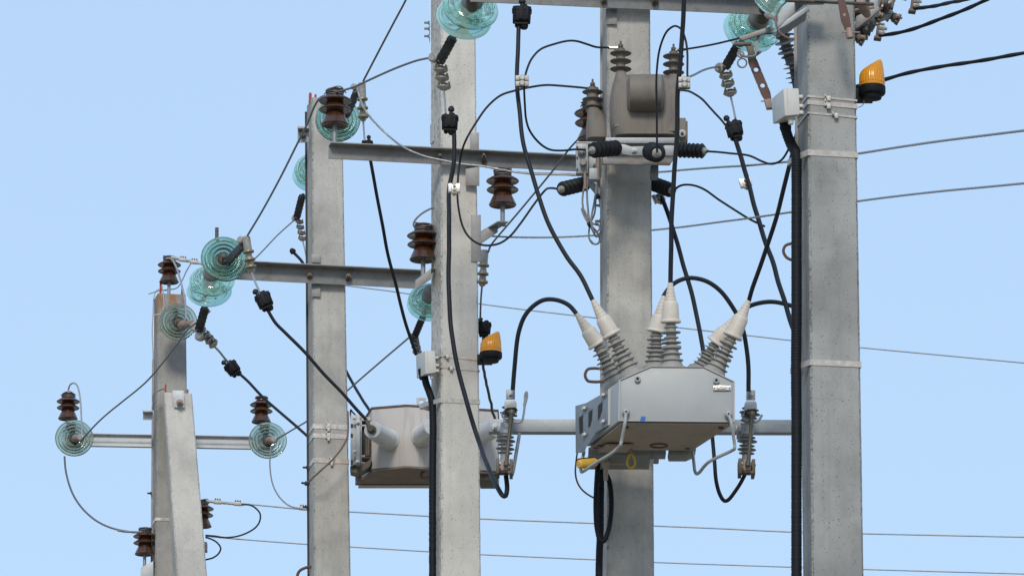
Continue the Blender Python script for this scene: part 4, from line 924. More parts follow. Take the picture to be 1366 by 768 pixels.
# ---------------------------------------------------------------- voltage transformers on the board marked pole
def vt_bushing(t, x, ytop, Y, sheds, rc, r, ybase, mat=VTB):
    mb = MB(); H = ybase - ytop; pr = [(0, rc * .7), (.0, rc * 1.05)]
    for y in sheds:
        q = (y - ytop) / H; w_ = 1 / H; pr += [(q - 2.2 * w_, rc), (q - 1.6 * w_, rc + 1), (q - .2 * w_, r - 1), (q + .5 * w_, r), (q + 1.1 * w_, r - .6), (q + 1.4 * w_, rc + 1), (q + 2.0 * w_, rc)]
    pr += [(1, rc * 1.15)]; mb.lpx((x, ytop, Y), (x, ybase, Y), pr, 32); o = mb.build('bushing', mat, t)
    mb = MB(); mb.lpx((x, ytop - 12, Y), (x, ytop + 2, Y), [(0, 1.4), (.35, 1.5), (.36, 3.4), (.6, 3.4), (.62, 2), (.72, 2), (.73, 5.5), (1, 6.5)], 12); mb.build('terminal_stud', BRONZE, o)
t = vt = thing('voltage_transformer', 'large grey brown cast transformer with two finned bushings, high on the board marked pole', 'transformer', W(860, 190, 19.620), 'voltage transformers of the board marked pole')
vt_bushing(t, 828, 67, 19.690, (71, 81.5, 92), 6.2, 14.6, 104); vt_bushing(t, 898.5, 71, 19.690, (75, 85.5, 96.5), 6.2, 14.6, 108)
def rings(mb, L, n=28):
    """stack of rounded outlines: (y, x0, x1, Yfront, depth, roundness)"""
    vs = []
    for y, x0, x1, Yf, d, e in L:
        a = W(x0, y, Yf + d / 2); b = W(x1, y, Yf + d / 2); zc = (a.z + b.z) / 2; cx = (a.x + b.x) / 2; hx = (b.x - a.x) / 2
        for q in range(n):
            an = 2 * math.pi * q / n; c_, s_ = math.cos(an), math.sin(an)
            vs.append(Vector((cx + hx * math.copysign(abs(c_) ** e, c_), Yf + d / 2 + d / 2 * math.copysign(abs(s_) ** e, s_), zc)))
    m = len(L); fs = [(i * n + q, i * n + (q + 1) % n, (i + 1) * n + (q + 1) % n, (i + 1) * n + q) for i in range(m - 1) for q in range(n)]
    fs += [tuple(range(n)), tuple(range((m - 1) * n, m * n))]; mb.add(vs, fs)
mb = MB(); E = .45
rings(mb, [(97, 821.5, 834.5, 19.650, .05, .8), (104, 820, 837, 19.630, .08, .7), (118, 816, 843, 19.600, .14, .6), (136, 813, 852, 19.580, .20, E), (160, 813, 855, 19.580, .20, E), (178, 815, 850, 19.580, .20, E), (183, 820, 846, 19.600, .16, E)])
rings(mb, [(101, 892, 905, 19.650, .05, .8), (108, 888, 905.5, 19.630, .08, .7), (118, 880, 905.5, 19.600, .14, .6), (134, 870, 906, 19.580, .20, E), (160, 868, 906, 19.580, .20, E), (184, 868, 906, 19.580, .2, E)])
rings(mb, [(103, 832, 892, 19.650, .08, .6), (109, 826, 896, 19.620, .13, .5), (122, 818, 900, 19.590, .18, .4), (136, 814.5, 904, 19.575, .21, .32), (172, 814.5, 904, 19.575, .21, .32), (187, 820, 902, 19.580, .19, .32)])
bd = mb.build('cast_body', VTB, t, smooth=50)
mb = MB(); nn = 8; a_ = W(836, 129, 19.610); bq = W(884, 129, 19.610); k = S(19.570)
def octo(x, r, ry, y=129.0, Y=19.610, n=20, e=.75):
    c0 = W(x, y, Y); o = []
    for q in range(n):
        an = 2 * math.pi * q / n; c_, s_ = math.cos(an), math.sin(an)
        o.append(c0 + Vector((0, ry * math.copysign(abs(c_) ** e, c_), r / k * math.copysign(abs(s_) ** e, s_))))
    return o
L = [octo(836, 19, .10), octo(839.5, 25.5, .135), octo(860, 26.3, .14), octo(881, 25.8, .14), octo(885.5, 19, .11)]
vs = sum(L, []); n = 20; fs = [(i * n + q, i * n + (q + 1) % n, (i + 1) * n + (q + 1) % n, (i + 1) * n + q) for i in range(4) for q in range(n)] + [tuple(range(n)), tuple(range(4 * n, 5 * n))]
mb.add(vs, fs); mb.build('core_drum', VTB, bd, smooth=28)
mb = MB(); mb.bx(894, 157, 915, 190, 19.630, .12); mb.bx(914.5, 161, 917.5, 188, 19.650, .1); o = mb.build('terminal_box', VTB, t, bevel=.005)
mb = MB(); mb.lpx((910, 178, 19.630), (910, 178.5, 19.570), [(0, 5.4), (.4, 5.4), (.42, 4.2), (1, 4.2)], 10); g_ = mb.build('cable_gland', JBOX, t)
mb = MB(); mb.lpx((910, 178.4, 19.572), (910, 178.4, 19.566), [(0, 2), (1, 2)], 10); mb.build('gland_hole', DARK, g_)
mb = MB(); mb.bx(808, 183.5, 904, 191, 19.560, .26); fr = mb.build('support_tray', GALV, t, bevel=.0015)
mb = MB(); mb.pp([(804, 207), (895, 207), (901.5, 197), (904, 197), (904, 203), (893.5, 220.5), (804, 218.5)], 19.630, .007); mb.bx(804, 208, 894, 211, 19.637, .1); mb.build('lower_bracket', GALVD, t, bevel=.001)
mb = MB(); mb.pp([(823, 192), (833, 192.5), (842, 195.5), (858, 195), (858, 207.5), (842, 207.5), (832, 206), (823, 206)], 19.530, .007)
mb.pp([(886, 194), (905, 194), (905, 208), (886, 207.5)], 19.540, .007); mb.bx(855, 195, 889, 207.5, 19.545, .006); ab_ = mb.build('arrester_bar', GALV, t, bevel=.001)
mb = MB(); bolt(mb, 846, 201, 19.527, 3.4, .014); mb.build('bar_bolt', GALVL, ab_)
mb = MB(); mb.bx(768.5, 190, 784.5, 231, 19.770, .05); mb.bx(768.5, 189, 796, 192, 19.770, .2); ep = mb.build('end_bracket', GALV, t, bevel=.002)
mb = MB(); mb.lpx((776, 200.5, 19.770), (776, 201, 19.710), [(0, 6), (.4, 6), (.5, 3.5), (1, 3)], 12); mb.lpx((778, 216, 19.770), (778, 216, 19.730), [(0, 5), (1, 4)], 12); mb.build('eye_bolt', CLAMP, ep)
mb = MB()
for y in (196, 210, 226): mb.lpx((770, y, 19.770), (770, y, 19.760), [(0, 1.2), (1, 1)], 8)
mb.build('rivets', BRONZE, ep)
mb = MB(); mb.bx(784.5, 209, 803, 224, 19.820, .15); mb.bx(786, 224, 797, 239, 19.62, .05); mb.build('pole_clamp', GALV, t, bevel=.002)
mb = MB(); mb.bx(868, 219, 878.5, 232, 19.75, .1); mb.build('pole_clamp', GALV, t, bevel=.002)
mb = MB(); bolt(mb, 794, 222, 19.815, 3, .02); mb.build('clamp_bolt', BRONZE, t)
t = thing('voltage_transformer', 'smaller cast transformer with one finned bushing, half hidden behind the board marked pole', 'transformer', W(792, 190, 20.0), 'voltage transformers of the board marked pole')
vt_bushing(t, 790.5, 118, 20.02, (122.5, 132.5, 143), 8, 14.2, 150)
mb = MB(); rings(mb, [(146, 784, 799, 19.98, .07, .8), (158, 783, 808, 19.95, .12, .6), (172, 781.5, 812, 19.93, .17, .5), (190, 782, 812, 19.93, .17, .5)]); mb.build('cast_body', VTB, t, smooth=50)

# black polymer surge arresters
def arrester(label, a, b, Ya, Yb, r, n=6, tipa=5, tipb=0):
    t = thing('surge_arrester', label, 'surge arrester', W(*a, Ya), 'black surge arresters below the transformers')
    pr = [(0, r * .55), (.0, r * .72)]
    for i in range(n):
        q = (i + .5) / n; w_ = .5 / n; pr += [(q - w_ * .95, r * .60), (q - w_ * .45, r * .63), (q - w_ * .16, r * .97), (q, r), (q + w_ * .16, r * .97), (q + w_ * .45, r * .63), (q + w_ * .95, r * .60)]
    pr += [(1, r * .72), (1, r * .4)]
    mb = MB(); mb.lpx((*a, Ya), (*b, Yb), pr, 32); mb.build('polymer_housing', BLKP, t, smooth=45)
    A, B = W(*a, Ya), W(*b, Yb); u = (A - B).normalized(); kk = 1 / S(Ya)
    mb = MB(); mb.lathe(A - u * .002, A + u * (tipa + 3) * kk * 1.0, [(0, r * .5 * kk), (.25, r * .5 * kk), (.3, r * .36 * kk), (.6, r * .34 * kk), (.65, r * .2 * kk), (1, r * .16 * kk)], 12); mb.build('end_cap', CLAMP, t)
    return t
arrester('black ribbed arrester pointing left in front of the steel end bracket', (790.5, 200.5), (824, 197.5), 19.390, 19.510, 11)
arrester('black ribbed arrester facing the viewer end on, a thin cable dropping to it', (876, 204.3), (868.5, 202), 19.290, 19.510, 13, 4, 6)
arrester('black ribbed arrester pointing right, just right of the transformer bar', (939, 201.5), (905, 200.5), 19.450, 19.510, 10.3)
arrester('black ribbed arrester pointing left, lower one beside the coil of thin grey cables', (749, 252.5), (782, 244.5), 19.9, 20.1, 10.2)
arrester('black ribbed arrester low on the right edge of the board marked pole', (895.5, 254), (868, 244), 19.9, 20.06, 10.2)
t = thing('arrester_bracket', 'slim slanting steel bracket left of the board marked pole, behind the grey cable coil', 'bracket', W(790, 250, 20.05))
mb = MB(); mb.pp([(781, 243), (785, 240), (799, 255), (797, 260), (793, 257.5)], 20.05, .006); mb.lpx((787, 240, 20.05), (799, 252, 20.06), [(0, 1.8), (1, 1.8)], 8); mb.build('strip', GALVL, t)
COILM = simple('grey_cable_sheath', (.22, .22, .215), .5, 0, .15, 60, dirt=(.15, .13, .11))
# grey cable bundle
t = thing('cable_coil', 'untidy coil of thin grey cables tied left of the board marked pole', 'cable coil', W(790, 290, 19.85))
for px, Y, wd, m_, nm in ((([(783, 232), (779, 250), (777, 270), (780, 285), (788, 300), (795, 308), (800, 318), (798, 325), (791, 325), (786, 318), (787, 300), (793, 285), (795, 262)]), 19.82, 2.6, COILM, 'loop'),
                      (([(799, 206), (797, 225), (798, 250), (801, 270), (803, 295), (801, 310), (796, 316), (790, 306), (786, 297), (779, 280), (776, 278), (779, 287), (785, 298)]), 19.8, 2.8, COILM, 'loop'),
                      (([(784, 233), (783, 252), (784, 275), (788, 296), (797, 300), (801, 301)]), 19.79, 2.8, COILM, 'loop'),
                      (([(797, 203), (795.5, 225), (796, 245), (793, 268), (789, 290), (789, 300), (794, 310), (800, 305), (797, 298), (789, 300)]), 19.78, 2.6, COILM, 'loop'),
                      (([(801, 212), (800, 240), (799, 262), (803, 285), (804, 305), (800, 322), (794, 326), (787, 320)]), 19.81, 2.4, COILM, 'loop')):
    mb = MB(); mb.tube(spl(path(px, Y), .008), wd / 2 / S(Y), 8); mb.build(nm, m_, t)
for px in ([(781, 226), (781, 252)], [(798.5, 196), (798, 240)]):
    mb = MB(); mb.tube(spl(path([px[0], (px[0][0] - .6, (px[0][1] + px[1][1]) / 2), px[1]], 19.77), .01), 2.0 / S(19.8), 8); mb.build('copper_lead', RUSTP, t)
for x, y in ((786, 299), (797, 262)):
    mb = MB(); mb.lpx((x - 2, y + 1.5, 19.79), (x + 3, y - 1, 19.79), [(0, 3.2), (1, 3.2)], 10); mb.build('cable_tie', BLK, t)
# ---------------------------------------------------------------- disconnector high on the nearest pole
t = dc = thing('disconnect_switch', 'weathered disconnect switch with rusty bars and hinges at the top of the nearest pole', 'disconnector', W(1075, 15, 16.3))
mb = MB(); mb.pp([(1036, 39), (1039, 18), (1046, 10), (1060, -2), (1076, -2), (1076, 3), (1050, 27)], 16.12, .005); mb.pp([(1036, 40.5), (1050, 33.5), (1076.5, 16), (1076.5, 8), (1050, 26)], 16.06, .10)
mb.bx(1061, -14, 1100, 1, 16.05, .05); mb.build('side_channel', GALV, t, bevel=.002)
mb = MB(); mb.tube(path([(1048, 1), (1100, 3), (1165, 6)], (16.02, 16.14)), 2.3 / S(16.1), 10); mb.build('cross_rod', BRONZE, t)
def blade(poly, foot, Y, holes, Yf=None):
    mb = MB(); mb.pp(poly, Y, .010); b = mb.build('blade', RUST, t, bevel=.001)
    mb = MB(); x0, y0, x1, y1 = foot; cx = (x0 + x1) / 2
    mb.lpx((cx - .5, y0, Y + .005), (cx + 1, y1, Y + .005), [(0, (x1 - x0) / 2 * .8), (.2, (x1 - x0) / 2), (1, (x1 - x0) / 2)], 14)
    mb.lpx((x0 - 5, (y0 + y1) / 2 - 1.5, Y), (x1 + 8, (y0 + y1) / 2 - 1, Y), [(0, 1.1), (1, 1.1)], 8); mb.build('blade_foot', RUSTP, b)
    mb = MB()
    for x, y, r in holes: mb.lpx((x, y, Y - .0005), (x, y, Y - .0025), [(0, r), (1, r)], 16)
    if holes: mb.build('blade_rivet', CLAMP, b)
blade([(1115, -12), (1126, -12), (1128, 4), (1133.5, 22), (1135.5, 37), (1127.5, 39), (1122, 27), (1119, 8)], (1128, 38, 1138.5, 51), 16.02, [(1126.5, 20, 2)])
# lower blade with two real holes: built as a strip ring
def holed(poly_top, L, wd, holes, Y):
    """flat bar from point to point with round holes through it"""
    (xa, ya), (xb, yb) = poly_top
    A, B = W(xa, ya, Y), W(xb, yb, Y); d = (B - A); ln = d.length; u = d / ln; s_ = Vector((u.z, 0, -u.x)); s_ = -s_ if s_.x < 0 else s_
    k = 1 / S(Y); cuts = []; last = 0; mb = MB()
    def seg(a, b, w0, w1):
        q = [A + u * a - s_ * w0 * k, A + u * a + s_ * w0 * k, A + u * b + s_ * w1 * k, A + u * b - s_ * w1 * k]; mb.hexa(q, [p + Vector((0, .006, 0)) for p in q])
    r = 3.2 * k; sqh = 5.0 * k
    prof = lambda a: wd * (.55 + .45 * min(1, a / (ln * .16))) * (1 - .35 * max(0, (a / ln - .86) / .14))
    for h in holes:
        c = ln * h; n_ = 5; 
        for i in range(n_): a0 = last + (c - sqh - last) * i / n_; a1 = last + (c - sqh - last) * (i + 1) / n_; seg(a0, a1, prof(a0), prof(a1))
        m = 24; vs = []; ws = prof(c) * k
        for dd in (0, .006):
            for rr in (0, 1):
                for i in range(m):
                    an = 2 * math.pi * i / m; cx, cy = math.cos(an), math.sin(an)
                    if rr: p = (cx * r, cy * r)
                    else: q = 1 / max(abs(cx) / ws, abs(cy) / sqh); p = (cx * q, cy * q)
                    vs.append(A + u * (c + p[1]) + s_ * p[0] + Vector((0, dd, 0)))
        fs = []
        for i in range(m):
            j = (i + 1) % m; fs += [(i, j, m + j, m + i), (2 * m + i, 2 * m + j, 3 * m + j, 3 * m + i), (m + i, m + j, 3 * m + j, 3 * m + i), (i, j, 2 * m + j, 2 * m + i)]
        mb.add(vs, fs); last = c + sqh
    for i in range(6): a0 = last + (ln - last) * i / 6; a1 = last + (ln - last) * (i + 1) / 6; seg(a0, a1, prof(a0), prof(a1))
    return mb
b = holed([(1000, 72), (1025.5, 134)], 0, 6.3, (.34, .68), 16.9).build('blade', RUST, t)
mb = MB(); mb.pp([(1020, 133), (1028.5, 131), (1031, 143.5), (1023, 144)], 16.89, .03); mb.lpx((1015, 135.5, 16.9), (1024, 134, 16.9), [(0, 1), (1, 1)], 8); mb.build('blade_foot', RUSTP, b, bevel=.003)
mb = MB(); mb.pp([(995, 58), (1003, 56), (1009, 76), (1001, 79)], 16.95, .03); mb.bx(979, 56, 1002, 60, 16.945, .02);  mb.build('blade_hinge', BRONZE, b, bevel=.002)
mb = MB(); mb.pp([(986, 51), (988, 48.5), (1030, 34.5), (1033, 38), (1031, 41), (991, 54)], 16.8, .012); mb.build('contact_bar', GALVD, t, bevel=.002)
mb = MB(); mb.pp([(1012, 46), (1016, 44), (1010, 58), (1013, 68), (1009, 70), (1006, 58)], 16.82, .012); mb.tube(spl(path([(986, 66), (988, 73), (997, 76), (1008, 74), (1015, 69)], 16.84), .004), 1.8 / S(16.84), 8); mb.build('guide_hook', GALVD, t)
mb = MB(); mb.tube([W(990 + 6 * math.cos(a), 84.3 + 6 * math.sin(a), 16.9) for a in [i * math.pi / 12 for i in range(25)]], 1.1 / S(16.9), 8); mb.tube([W(988 + 4 * math.cos(a), 72.5 + 4 * math.sin(a), 16.9) for a in [i * math.pi / 8 for i in range(17)]], 1.3 / S(16.9), 8); mb.build('operating_ring', GALVD, t)
mb = MB(); mb.lpx((1022, 20, 16.8), (1040, 27, 16.5), [(0, 3), (.2, 4.5), (.5, 3), (.8, 4.5), (1, 3)], 12); mb.build('shackle', RUSTP, t)
mb = MB(); shedpx(mb, (1041, 34, 16.55), (1055.5, 86, 16.62), [(.16, 14), (.28, 10.5), (.42, 14), (.55, 11), (.66, 14), (.78, 11)], 6.8); shedpx(mb, (1057, 80, 16.62), (1064, 120, 16.66), [(.10, 12), (.24, 14.5), (.40, 11.5), (.56, 13.5), (.72, 11)], 6); mb.build('stacked_insulator', simple('dark_grey_silicone', (.10, .105, .115), .5, 0, .15, 30), t)
mb = MB(); mb.tube(spl(path([(1058, -6), (1048, 3), (1038, 14), (1035, 26), (1037, 38), (1043, 46), (1052, 51), (1060, 52)], 16.04), .006), 1.6 / S(16), 8); mb.build('bonding_wire', COPW, t)
for x, y, sc, Y in ((1152, 43, 1, 16.55), (1182, 8, 1.05, 16.75), (1204, -8, .9, 16.95)):
    M = LF(x, y, Y, 18); mb = MB()
    lbox(mb, M, -12 * sc, 4 * sc, -8, 8, -7 * sc, 6 * sc); lcyl(mb, M, (-15 * sc, 0, 4 * sc), (-2, 0, 3), [(0, 4 * sc), (1, 4 * sc)])
    for q, r_ in ((-6, 7.5), (0, 9.5), (6, 7)): lcyl(mb, M, (q * sc * .4 - 1, -12 + q, -3 * sc), (q * sc * .4 + 4 * sc, -12 + q, -3 * sc), [(0, r_ * sc * .8), (.2, r_ * sc), (.8, r_ * sc), (1, r_ * sc * .8)], 10)
    lbox(mb, M, -9 * sc, 9 * sc, -11, -6, -12 * sc, -7 * sc, .9); lbox(mb, M, 4 * sc, 10 * sc, -9, 2, -3 * sc, 13 * sc, .6); lbox(mb, M, -11 * sc, -7 * sc, -13, 4, -15 * sc, 2)
    o = mb.build('hinge_jaw', BRONZE, t, bevel=.003)
    mb = MB(); lcyl(mb, M, (2 * sc, -16, -1 * sc), (2 * sc, -22, -1 * sc), [(0, 2.6 * sc), (1, 2.2 * sc)], 8); lcyl(mb, M, (-4, -16, -8 * sc), (-4, -21, -8 * sc), [(0, 2.2 * sc), (1, 1.8 * sc)], 8); lcyl(mb, M, (-13 * sc, -6, 2 * sc), (-13 * sc, -10, 2 * sc), [(0, 2 * sc), (1, 2)], 8); mb.build('jaw_bolts', CLAMP, o)
for x, y, Y in ((1173, 42, 16.5), (1219, 6, 16.7)):
    M = LF(x, y, Y, 8); mb = MB(); lbox(mb, M, -4, 2, -3, 10, -9, 11); lbox(mb, M, -6, 4, -5, 8, -12, -8); lbox(mb, M, -4, 6, -4, 2, 8, 11)
    o = mb.build('line_terminal', BRONZE, t, bevel=.002)
    mb = MB(); lcyl(mb, M, (-1, -8, 3), (10, -8, 2), [(0, 3.6), (.4, 3.6), (.42, 4.6), (.7, 4.6), (.72, 2.4), (1, 2)], 8); lcyl(mb, M, (-1, -8, -4), (8, -8, -4), [(0, 3), (.5, 3.6), (1, 2)], 8); mb.build('terminal_bolts', CLAMP, o)
mb = MB(); mb.pp([(1141, 37), (1142, 22), (1160, 13), (1172, 8), (1174, 13), (1160, 25), (1143, 38)], 16.45, .05); mb.build('support_channel', GALVD, t, bevel=.002)
mb = MB(); mb.lpx((1163, 28, 16.7), (1189, 17, 16.8), [(0, 4), (.2, 5), (.4, 6.5), (.8, 6.5), (.9, 5), (1, 4)], 16); mb.build('support_insulator', PGREY, t, bevel=.002)
for x, y, Y, nm in ((1146, 52, 16.5, 'spring_clip'), (1160, 33, 16.6, 'spring_clip'), (1170, 22, 16.7, 'spring_clip'), (1193, 24, 16.8, 'spring_clip')):
    M = LF(x, y, Y, 30); mb = MB(); lbox(mb, M, -8, 8, -6, 6, -3, 3); lbox(mb, M, -9, -5, -7, 7, -8, 5, .7); lbox(mb, M, 3, 8, -7, 7, -6, 7, .8); lcyl(mb, M, (0, -9, 0), (0, 9, 0), [(0, 4.5), (.2, 5), (.8, 5), (1, 4.5)], 10); lcyl(mb, M, (-11, -2, -4), (10, -2, 4), [(0, 1.4), (1, 1.4)], 8)
    o = mb.build(nm, BRONZE, t, bevel=.0025); mb = MB(); lcyl(mb, M, (4, -9, 1), (4, -14, 1), [(0, 3), (.5, 3), (.52, 1.8), (1, 1.6)], 6); mb.build('clip_bolt', RUSTP, o)
mb = MB(); mb.lpx((1148, 2, 16.2), (1157, 20, 16.3), [(0, 6), (.3, 7), (.7, 7), (1, 5)], 12); mb.lpx((1140, 14, 16.28), (1166, 10, 16.28), [(0, 2), (1, 2)], 8); mb.build('crank_joint', RUSTP, t)
mb = MB(); mb.bx(1138, -10, 1162, 18, 16.6, .1); mb.build('actuator_block', DARK, t, bevel=.004)
mb = MB(); mb.bx(1160, -8, 1172, 14, 16.5, .04); mb.build('actuator_cover', GALV, t, bevel=.004)

# ---------------------------------------------------------------- connectors on the cables
def piercing(label, x, y, Y, ang, sz, knob=(-8, 14), kr=3.2):
    t = thing('piercing_connector', label, 'cable connector', W(x, y, Y), 'black piercing connectors on the cables')
    M = LF(x, y, Y, ang) @ Matrix.Scale(sz / 20.0, 4); mb = MB()
    c = 10; p = [(-c, -6), (-6, -9), (6, -9), (c, -6), (c, 6), (6, 9), (-6, 9), (-c, 6)]
    mb.hexa([M @ Vector((a, b_, -9)) for a, b_ in p], [M @ Vector((a * 1.05, b_ * 1.05, 8)) for a, b_ in p])
    mb.hexa([M @ Vector((a * 1.12, b_ * 1.1, 3)) for a, b_ in p], [M @ Vector((a * 1.12, b_ * 1.1, 5.5)) for a, b_ in p])
    lbox(mb, M, -7.5, 7.5, -6, 6, -13, -8.5); lbox(mb, M, -3, 2, -10.5, -8, -8, 7); lbox(mb, M, 5, 7.5, -10.5, -8, -8, 6)
    lcyl(mb, M, (3, 0, -12), (3, 0, -17), [(0, 5), (.6, 4.6), (1, 3.2)]); lcyl(mb, M, (-4.5, 0, -12), (-4.5, 0, -15.5), [(0, 2.4), (1, 2)])
    lcyl(mb, M, (3, 0, 8), (2.5, 0, 12), [(0, 5), (1, 3)])
    mb.build('connector_body', BLK, t, bevel=.002)
    mb = MB(); kx, kz = knob; lcyl(mb, M, (kx * .55, -2, 7), (kx, -2, kz + 6), [(0, 2.4), (.50, 2.4), (.52, kr * 1.25), (.70, kr * 1.35), (.9, kr), (1, kr * .35)], 10); mb.build('shear_bolt', BLKP, t)
    return t
piercing('black connector by the wire below the near facing teal disc, left of the bolted crossarm', 352, 400, 23.7, -24, 20, (-7, 12))
piercing('black connector on the cable dropping from the saddle clamps of the farthest pole', 309.5, 490.5, 25.4, -38, 17, (-6, 12))
piercing('black connector just behind the top edge of the crossarm with the insulator on its tip', 490, 194, 21.62, 2, 14, (2.5, 14))
piercing('black connector in front of the bright pole, hanging below the saddle clamps', 600, 163, 20.2, 2, 21, (1.5, 15))
piercing('black connector cut by the top edge of the photo, on a long black cable', 696, 20, 19.2, 2, 24, (0, 13))
piercing('black connector left of the nearest pole, on the crossing cables', 979.5, 172, 19.9, -12, 21, (-8, 13))
piercing('black connector behind the right edge of the bright pole above the amber beacon', 646, 437, 21.7, 4, 17, (-8, 9))
for x, y, Y, an, lb in ((390.8, 335.5, 24.9, -40, 'black knobbed cable end sticking up behind the bolted crossarm'),):
    P0 = W(x, y, Y); t = thing('shear_bolt', lb, 'cable connector', P0); mb = MB(); M = LF(x, y, Y, an); lcyl(mb, M, (0, 0, -6), (0, 0, 5), [(0, 2), (.35, 2), (.37, 4), (.6, 4.2), (.9, 3), (1, 1)], 10); mb.build('cap', BLK, t)
def silver(label, x, y, Y, ang, w_=18, h=16, mat=None):
    t = thing('parallel_clamp', label, 'cable clamp', W(x, y, Y), 'metal parallel clamps on the cables')
    M = LF(x, y, Y, ang); mb = MB(); a = w_ / 2; b_ = h / 2
    lbox(mb, M, -a, a, -3, 7, -b_, -.6); lbox(mb, M, -a, a, -3, 7, .6, b_); lbox(mb, M, -a * .9, a * .9, 0, 5, -b_, b_)
    o = mb.build('clamp_plates', mat or CLAMP, t, bevel=.0025)
    mb = MB()
    for z in (-b_ * .5, b_ * .5): lcyl(mb, M, (0, -3, z), (0, -6, z), [(0, 4.2), (.7, 4.2), (1, 3)], 8)
    mb.build('clamp_bolt', mat or CLAMP, o)
    return t
silver('square two bolt clamp on the long cable left of the board marked pole', 696.5, 108.5, 19.1, 0, 18, 15)
silver('square two bolt clamp on the cable right of the large transformer bushing', 913, 110.5, 18.9, 0, 16, 15)
def wrap(label, x, y, Y, ang, r=8, h=12):
    t = thing('wrap_clamp', label, 'cable clamp', W(x, y, Y), 'shiny clamps wrapped round two cables')
    M = LF(x, y, Y, ang); mb = MB(); n = 16; vs = []
    lbox(mb, M, -r, -r * .35, -3, 5, -h / 2, h / 2); lbox(mb, M, r * .3, r, -3, 5, -h / 2, h / 2); lbox(mb, M, -r * .5, r * .5, -1.5, 5, -h * .62, h * .42)
    o = mb.build('clamp_shell', SILV, t, bevel=.003); mb = MB()
    for z in (-2.8, 2.8): lcyl(mb, M, (0, -2, z), (0, -5, z), [(0, 2.2), (1, 1.8)], 6)
    lcyl(mb, M, (0, 0, -h * .6), (0, 0, -h * .85), [(0, 3), (1, 2)], 8); mb.build('clamp_bolts', BRASS, o)
wrap('shiny clamp round two cables in front of the bright pole', 606, 251, 19.9, 0)
wrap('shiny clamp on the crossing cables left of the nearest pole', 994.5, 243.5, 19.75, -14)
wrap('shiny clamp tucked behind the lower right arrester of the board marked pole', 878.5, 263.5, 20.1, -25)

# ---------------------------------------------------------------- black insulated cables
BC = 'insulated black cables'
def bc(label, px, Y, w_=6, n=12): return wire('insulated_cable', label, px, Y, w_, BLKC, 'cable', BC, n=n)
bc('black cable arching from the left rear boot down to the left fuse cutout', [(769.5, 419), (760, 408), (750, 402.5), (737, 399.5), (724, 400.5), (711, 408), (700, 421), (693, 440), (688.5, 465), (686, 490), (684, 520)], (19.36, 19.55), 6)
bc('long black cable from the top edge connector down to the second boot from the left', [(692, 34), (690.3, 70), (690, 101), (692.5, 140), (696, 178), (702, 207), (717.5, 258), (734, 303), (755, 341), (774, 367), (791, 401)], (19.2, 19.10), 6)
bc('black cable arching from the middle rear boot over to the right fuse cutout', [(885, 395), (891, 386), (900, 377), (915, 371), (930, 371.5), (946, 377), (962, 389), (976, 408), (988, 432), (995, 460), (998.5, 490), (998.5, 522)], (19.36, 19.55), 6)
bc('black cable running straight down in front of the large transformer to the middle front boot', [(912.5, -8), (911, 40), (908, 80), (904.5, 118), (903.5, 150), (901, 200), (897, 270), (895, 330), (894.4, 377)], (18.85, 19.12), 6.5)
bc('black cable from the right rear boot arching behind the nearest pole', [(982, 421), (990, 414), (1002, 407), (1018, 402.8), (1032, 402), (1048, 405), (1066, 412), (1080, 425)], (19.36, 19.2), 6)
bc('black cable rising from the right front boot to behind the nearest pole', [(999, 401), (1003, 386), (1010, 366), (1021, 335), (1033, 297), (1045.5, 252), (1052.5, 222), (1060, 190), (1068, 160)], (19.10, 18.6), 6)
bc('black cable from the connector left of the nearest pole, crossing downward behind it', [(980.5, 184), (988, 209), (998.6, 246.7), (1010.3, 286.6), (1021, 324), (1030, 349), (1041, 385), (1056, 430), (1075, 490)], (19.9, 19.0), 6.5)
bc('black cable from under the lower right arrester down behind the switch box bushings', [(882, 261), (893, 291), (901, 317), (908.5, 342), (921.5, 387), (932, 434), (939.5, 480), (941, 500)], (20.1, 19.75), 6)
bc('black cable from the connector on the bright pole hooking up into the left fuse cutout', [(605.5, 174), (606, 190), (605, 218), (600, 250), (599, 291), (599, 330), (598.5, 370), (600.5, 426), (606, 465), (613, 500), (623, 538), (637, 583), (653, 627), (664, 651), (670.5, 660.5), (674.5, 661), (676.5, 652), (675, 634)], [20.2] * 4 + [20.1] * 8 + [19.8, 19.65, 19.62, 19.6, 19.6, 19.6], 6.3)
bc('black cable curving out under the switch box up into the right fuse cutout', [(949, 570), (951, 590), (953, 618), (956, 645), (961, 661), (966, 667.5), (971, 666.5), (980, 656), (988, 644), (994, 632)], (19.75, 19.6), 5.2)
bc('black cable dropping from behind the crossarm tip to the half hidden saddle clamps', [(492, 196), (493, 206), (499.5, 244), (507.7, 286.5), (518, 340), (532, 397), (544, 439.5), (555.5, 473)], (21.62, 22.15), 4.6)
bc('black cable from the connector under the near teal disc down to the left white bushing', [(354, 408), (367.5, 430), (380, 443), (408, 471.5), (434, 500.5), (458.6, 526), (475, 545), (489, 560)], (23.7, 23.85), 4.6)
bc('black cable passing behind the second farthest pole from the saddle clamps connector', [(318, 497), (332, 509), (347.5, 525.7), (370, 546), (412, 583), (430, 600)], (25.4, 24.9), 3.8)
bc('black cable coming down behind the second farthest pole to the left side of the cabinet', [(393, 338), (404, 350.5), (425, 400), (448, 465), (464.5, 500), (479.7, 526), (494, 549)], [24.98, 24.98, 24.98, 24.98, 24.95, 24.8, 24.6], 4)
bc('black cable below the smaller amber beacon down to the right white bushing', [(645.5, 446), (643.5, 468), (644.5, 484), (646.5, 500), (653, 530.5), (661, 562)], (21.7, 23.9), 3.8)
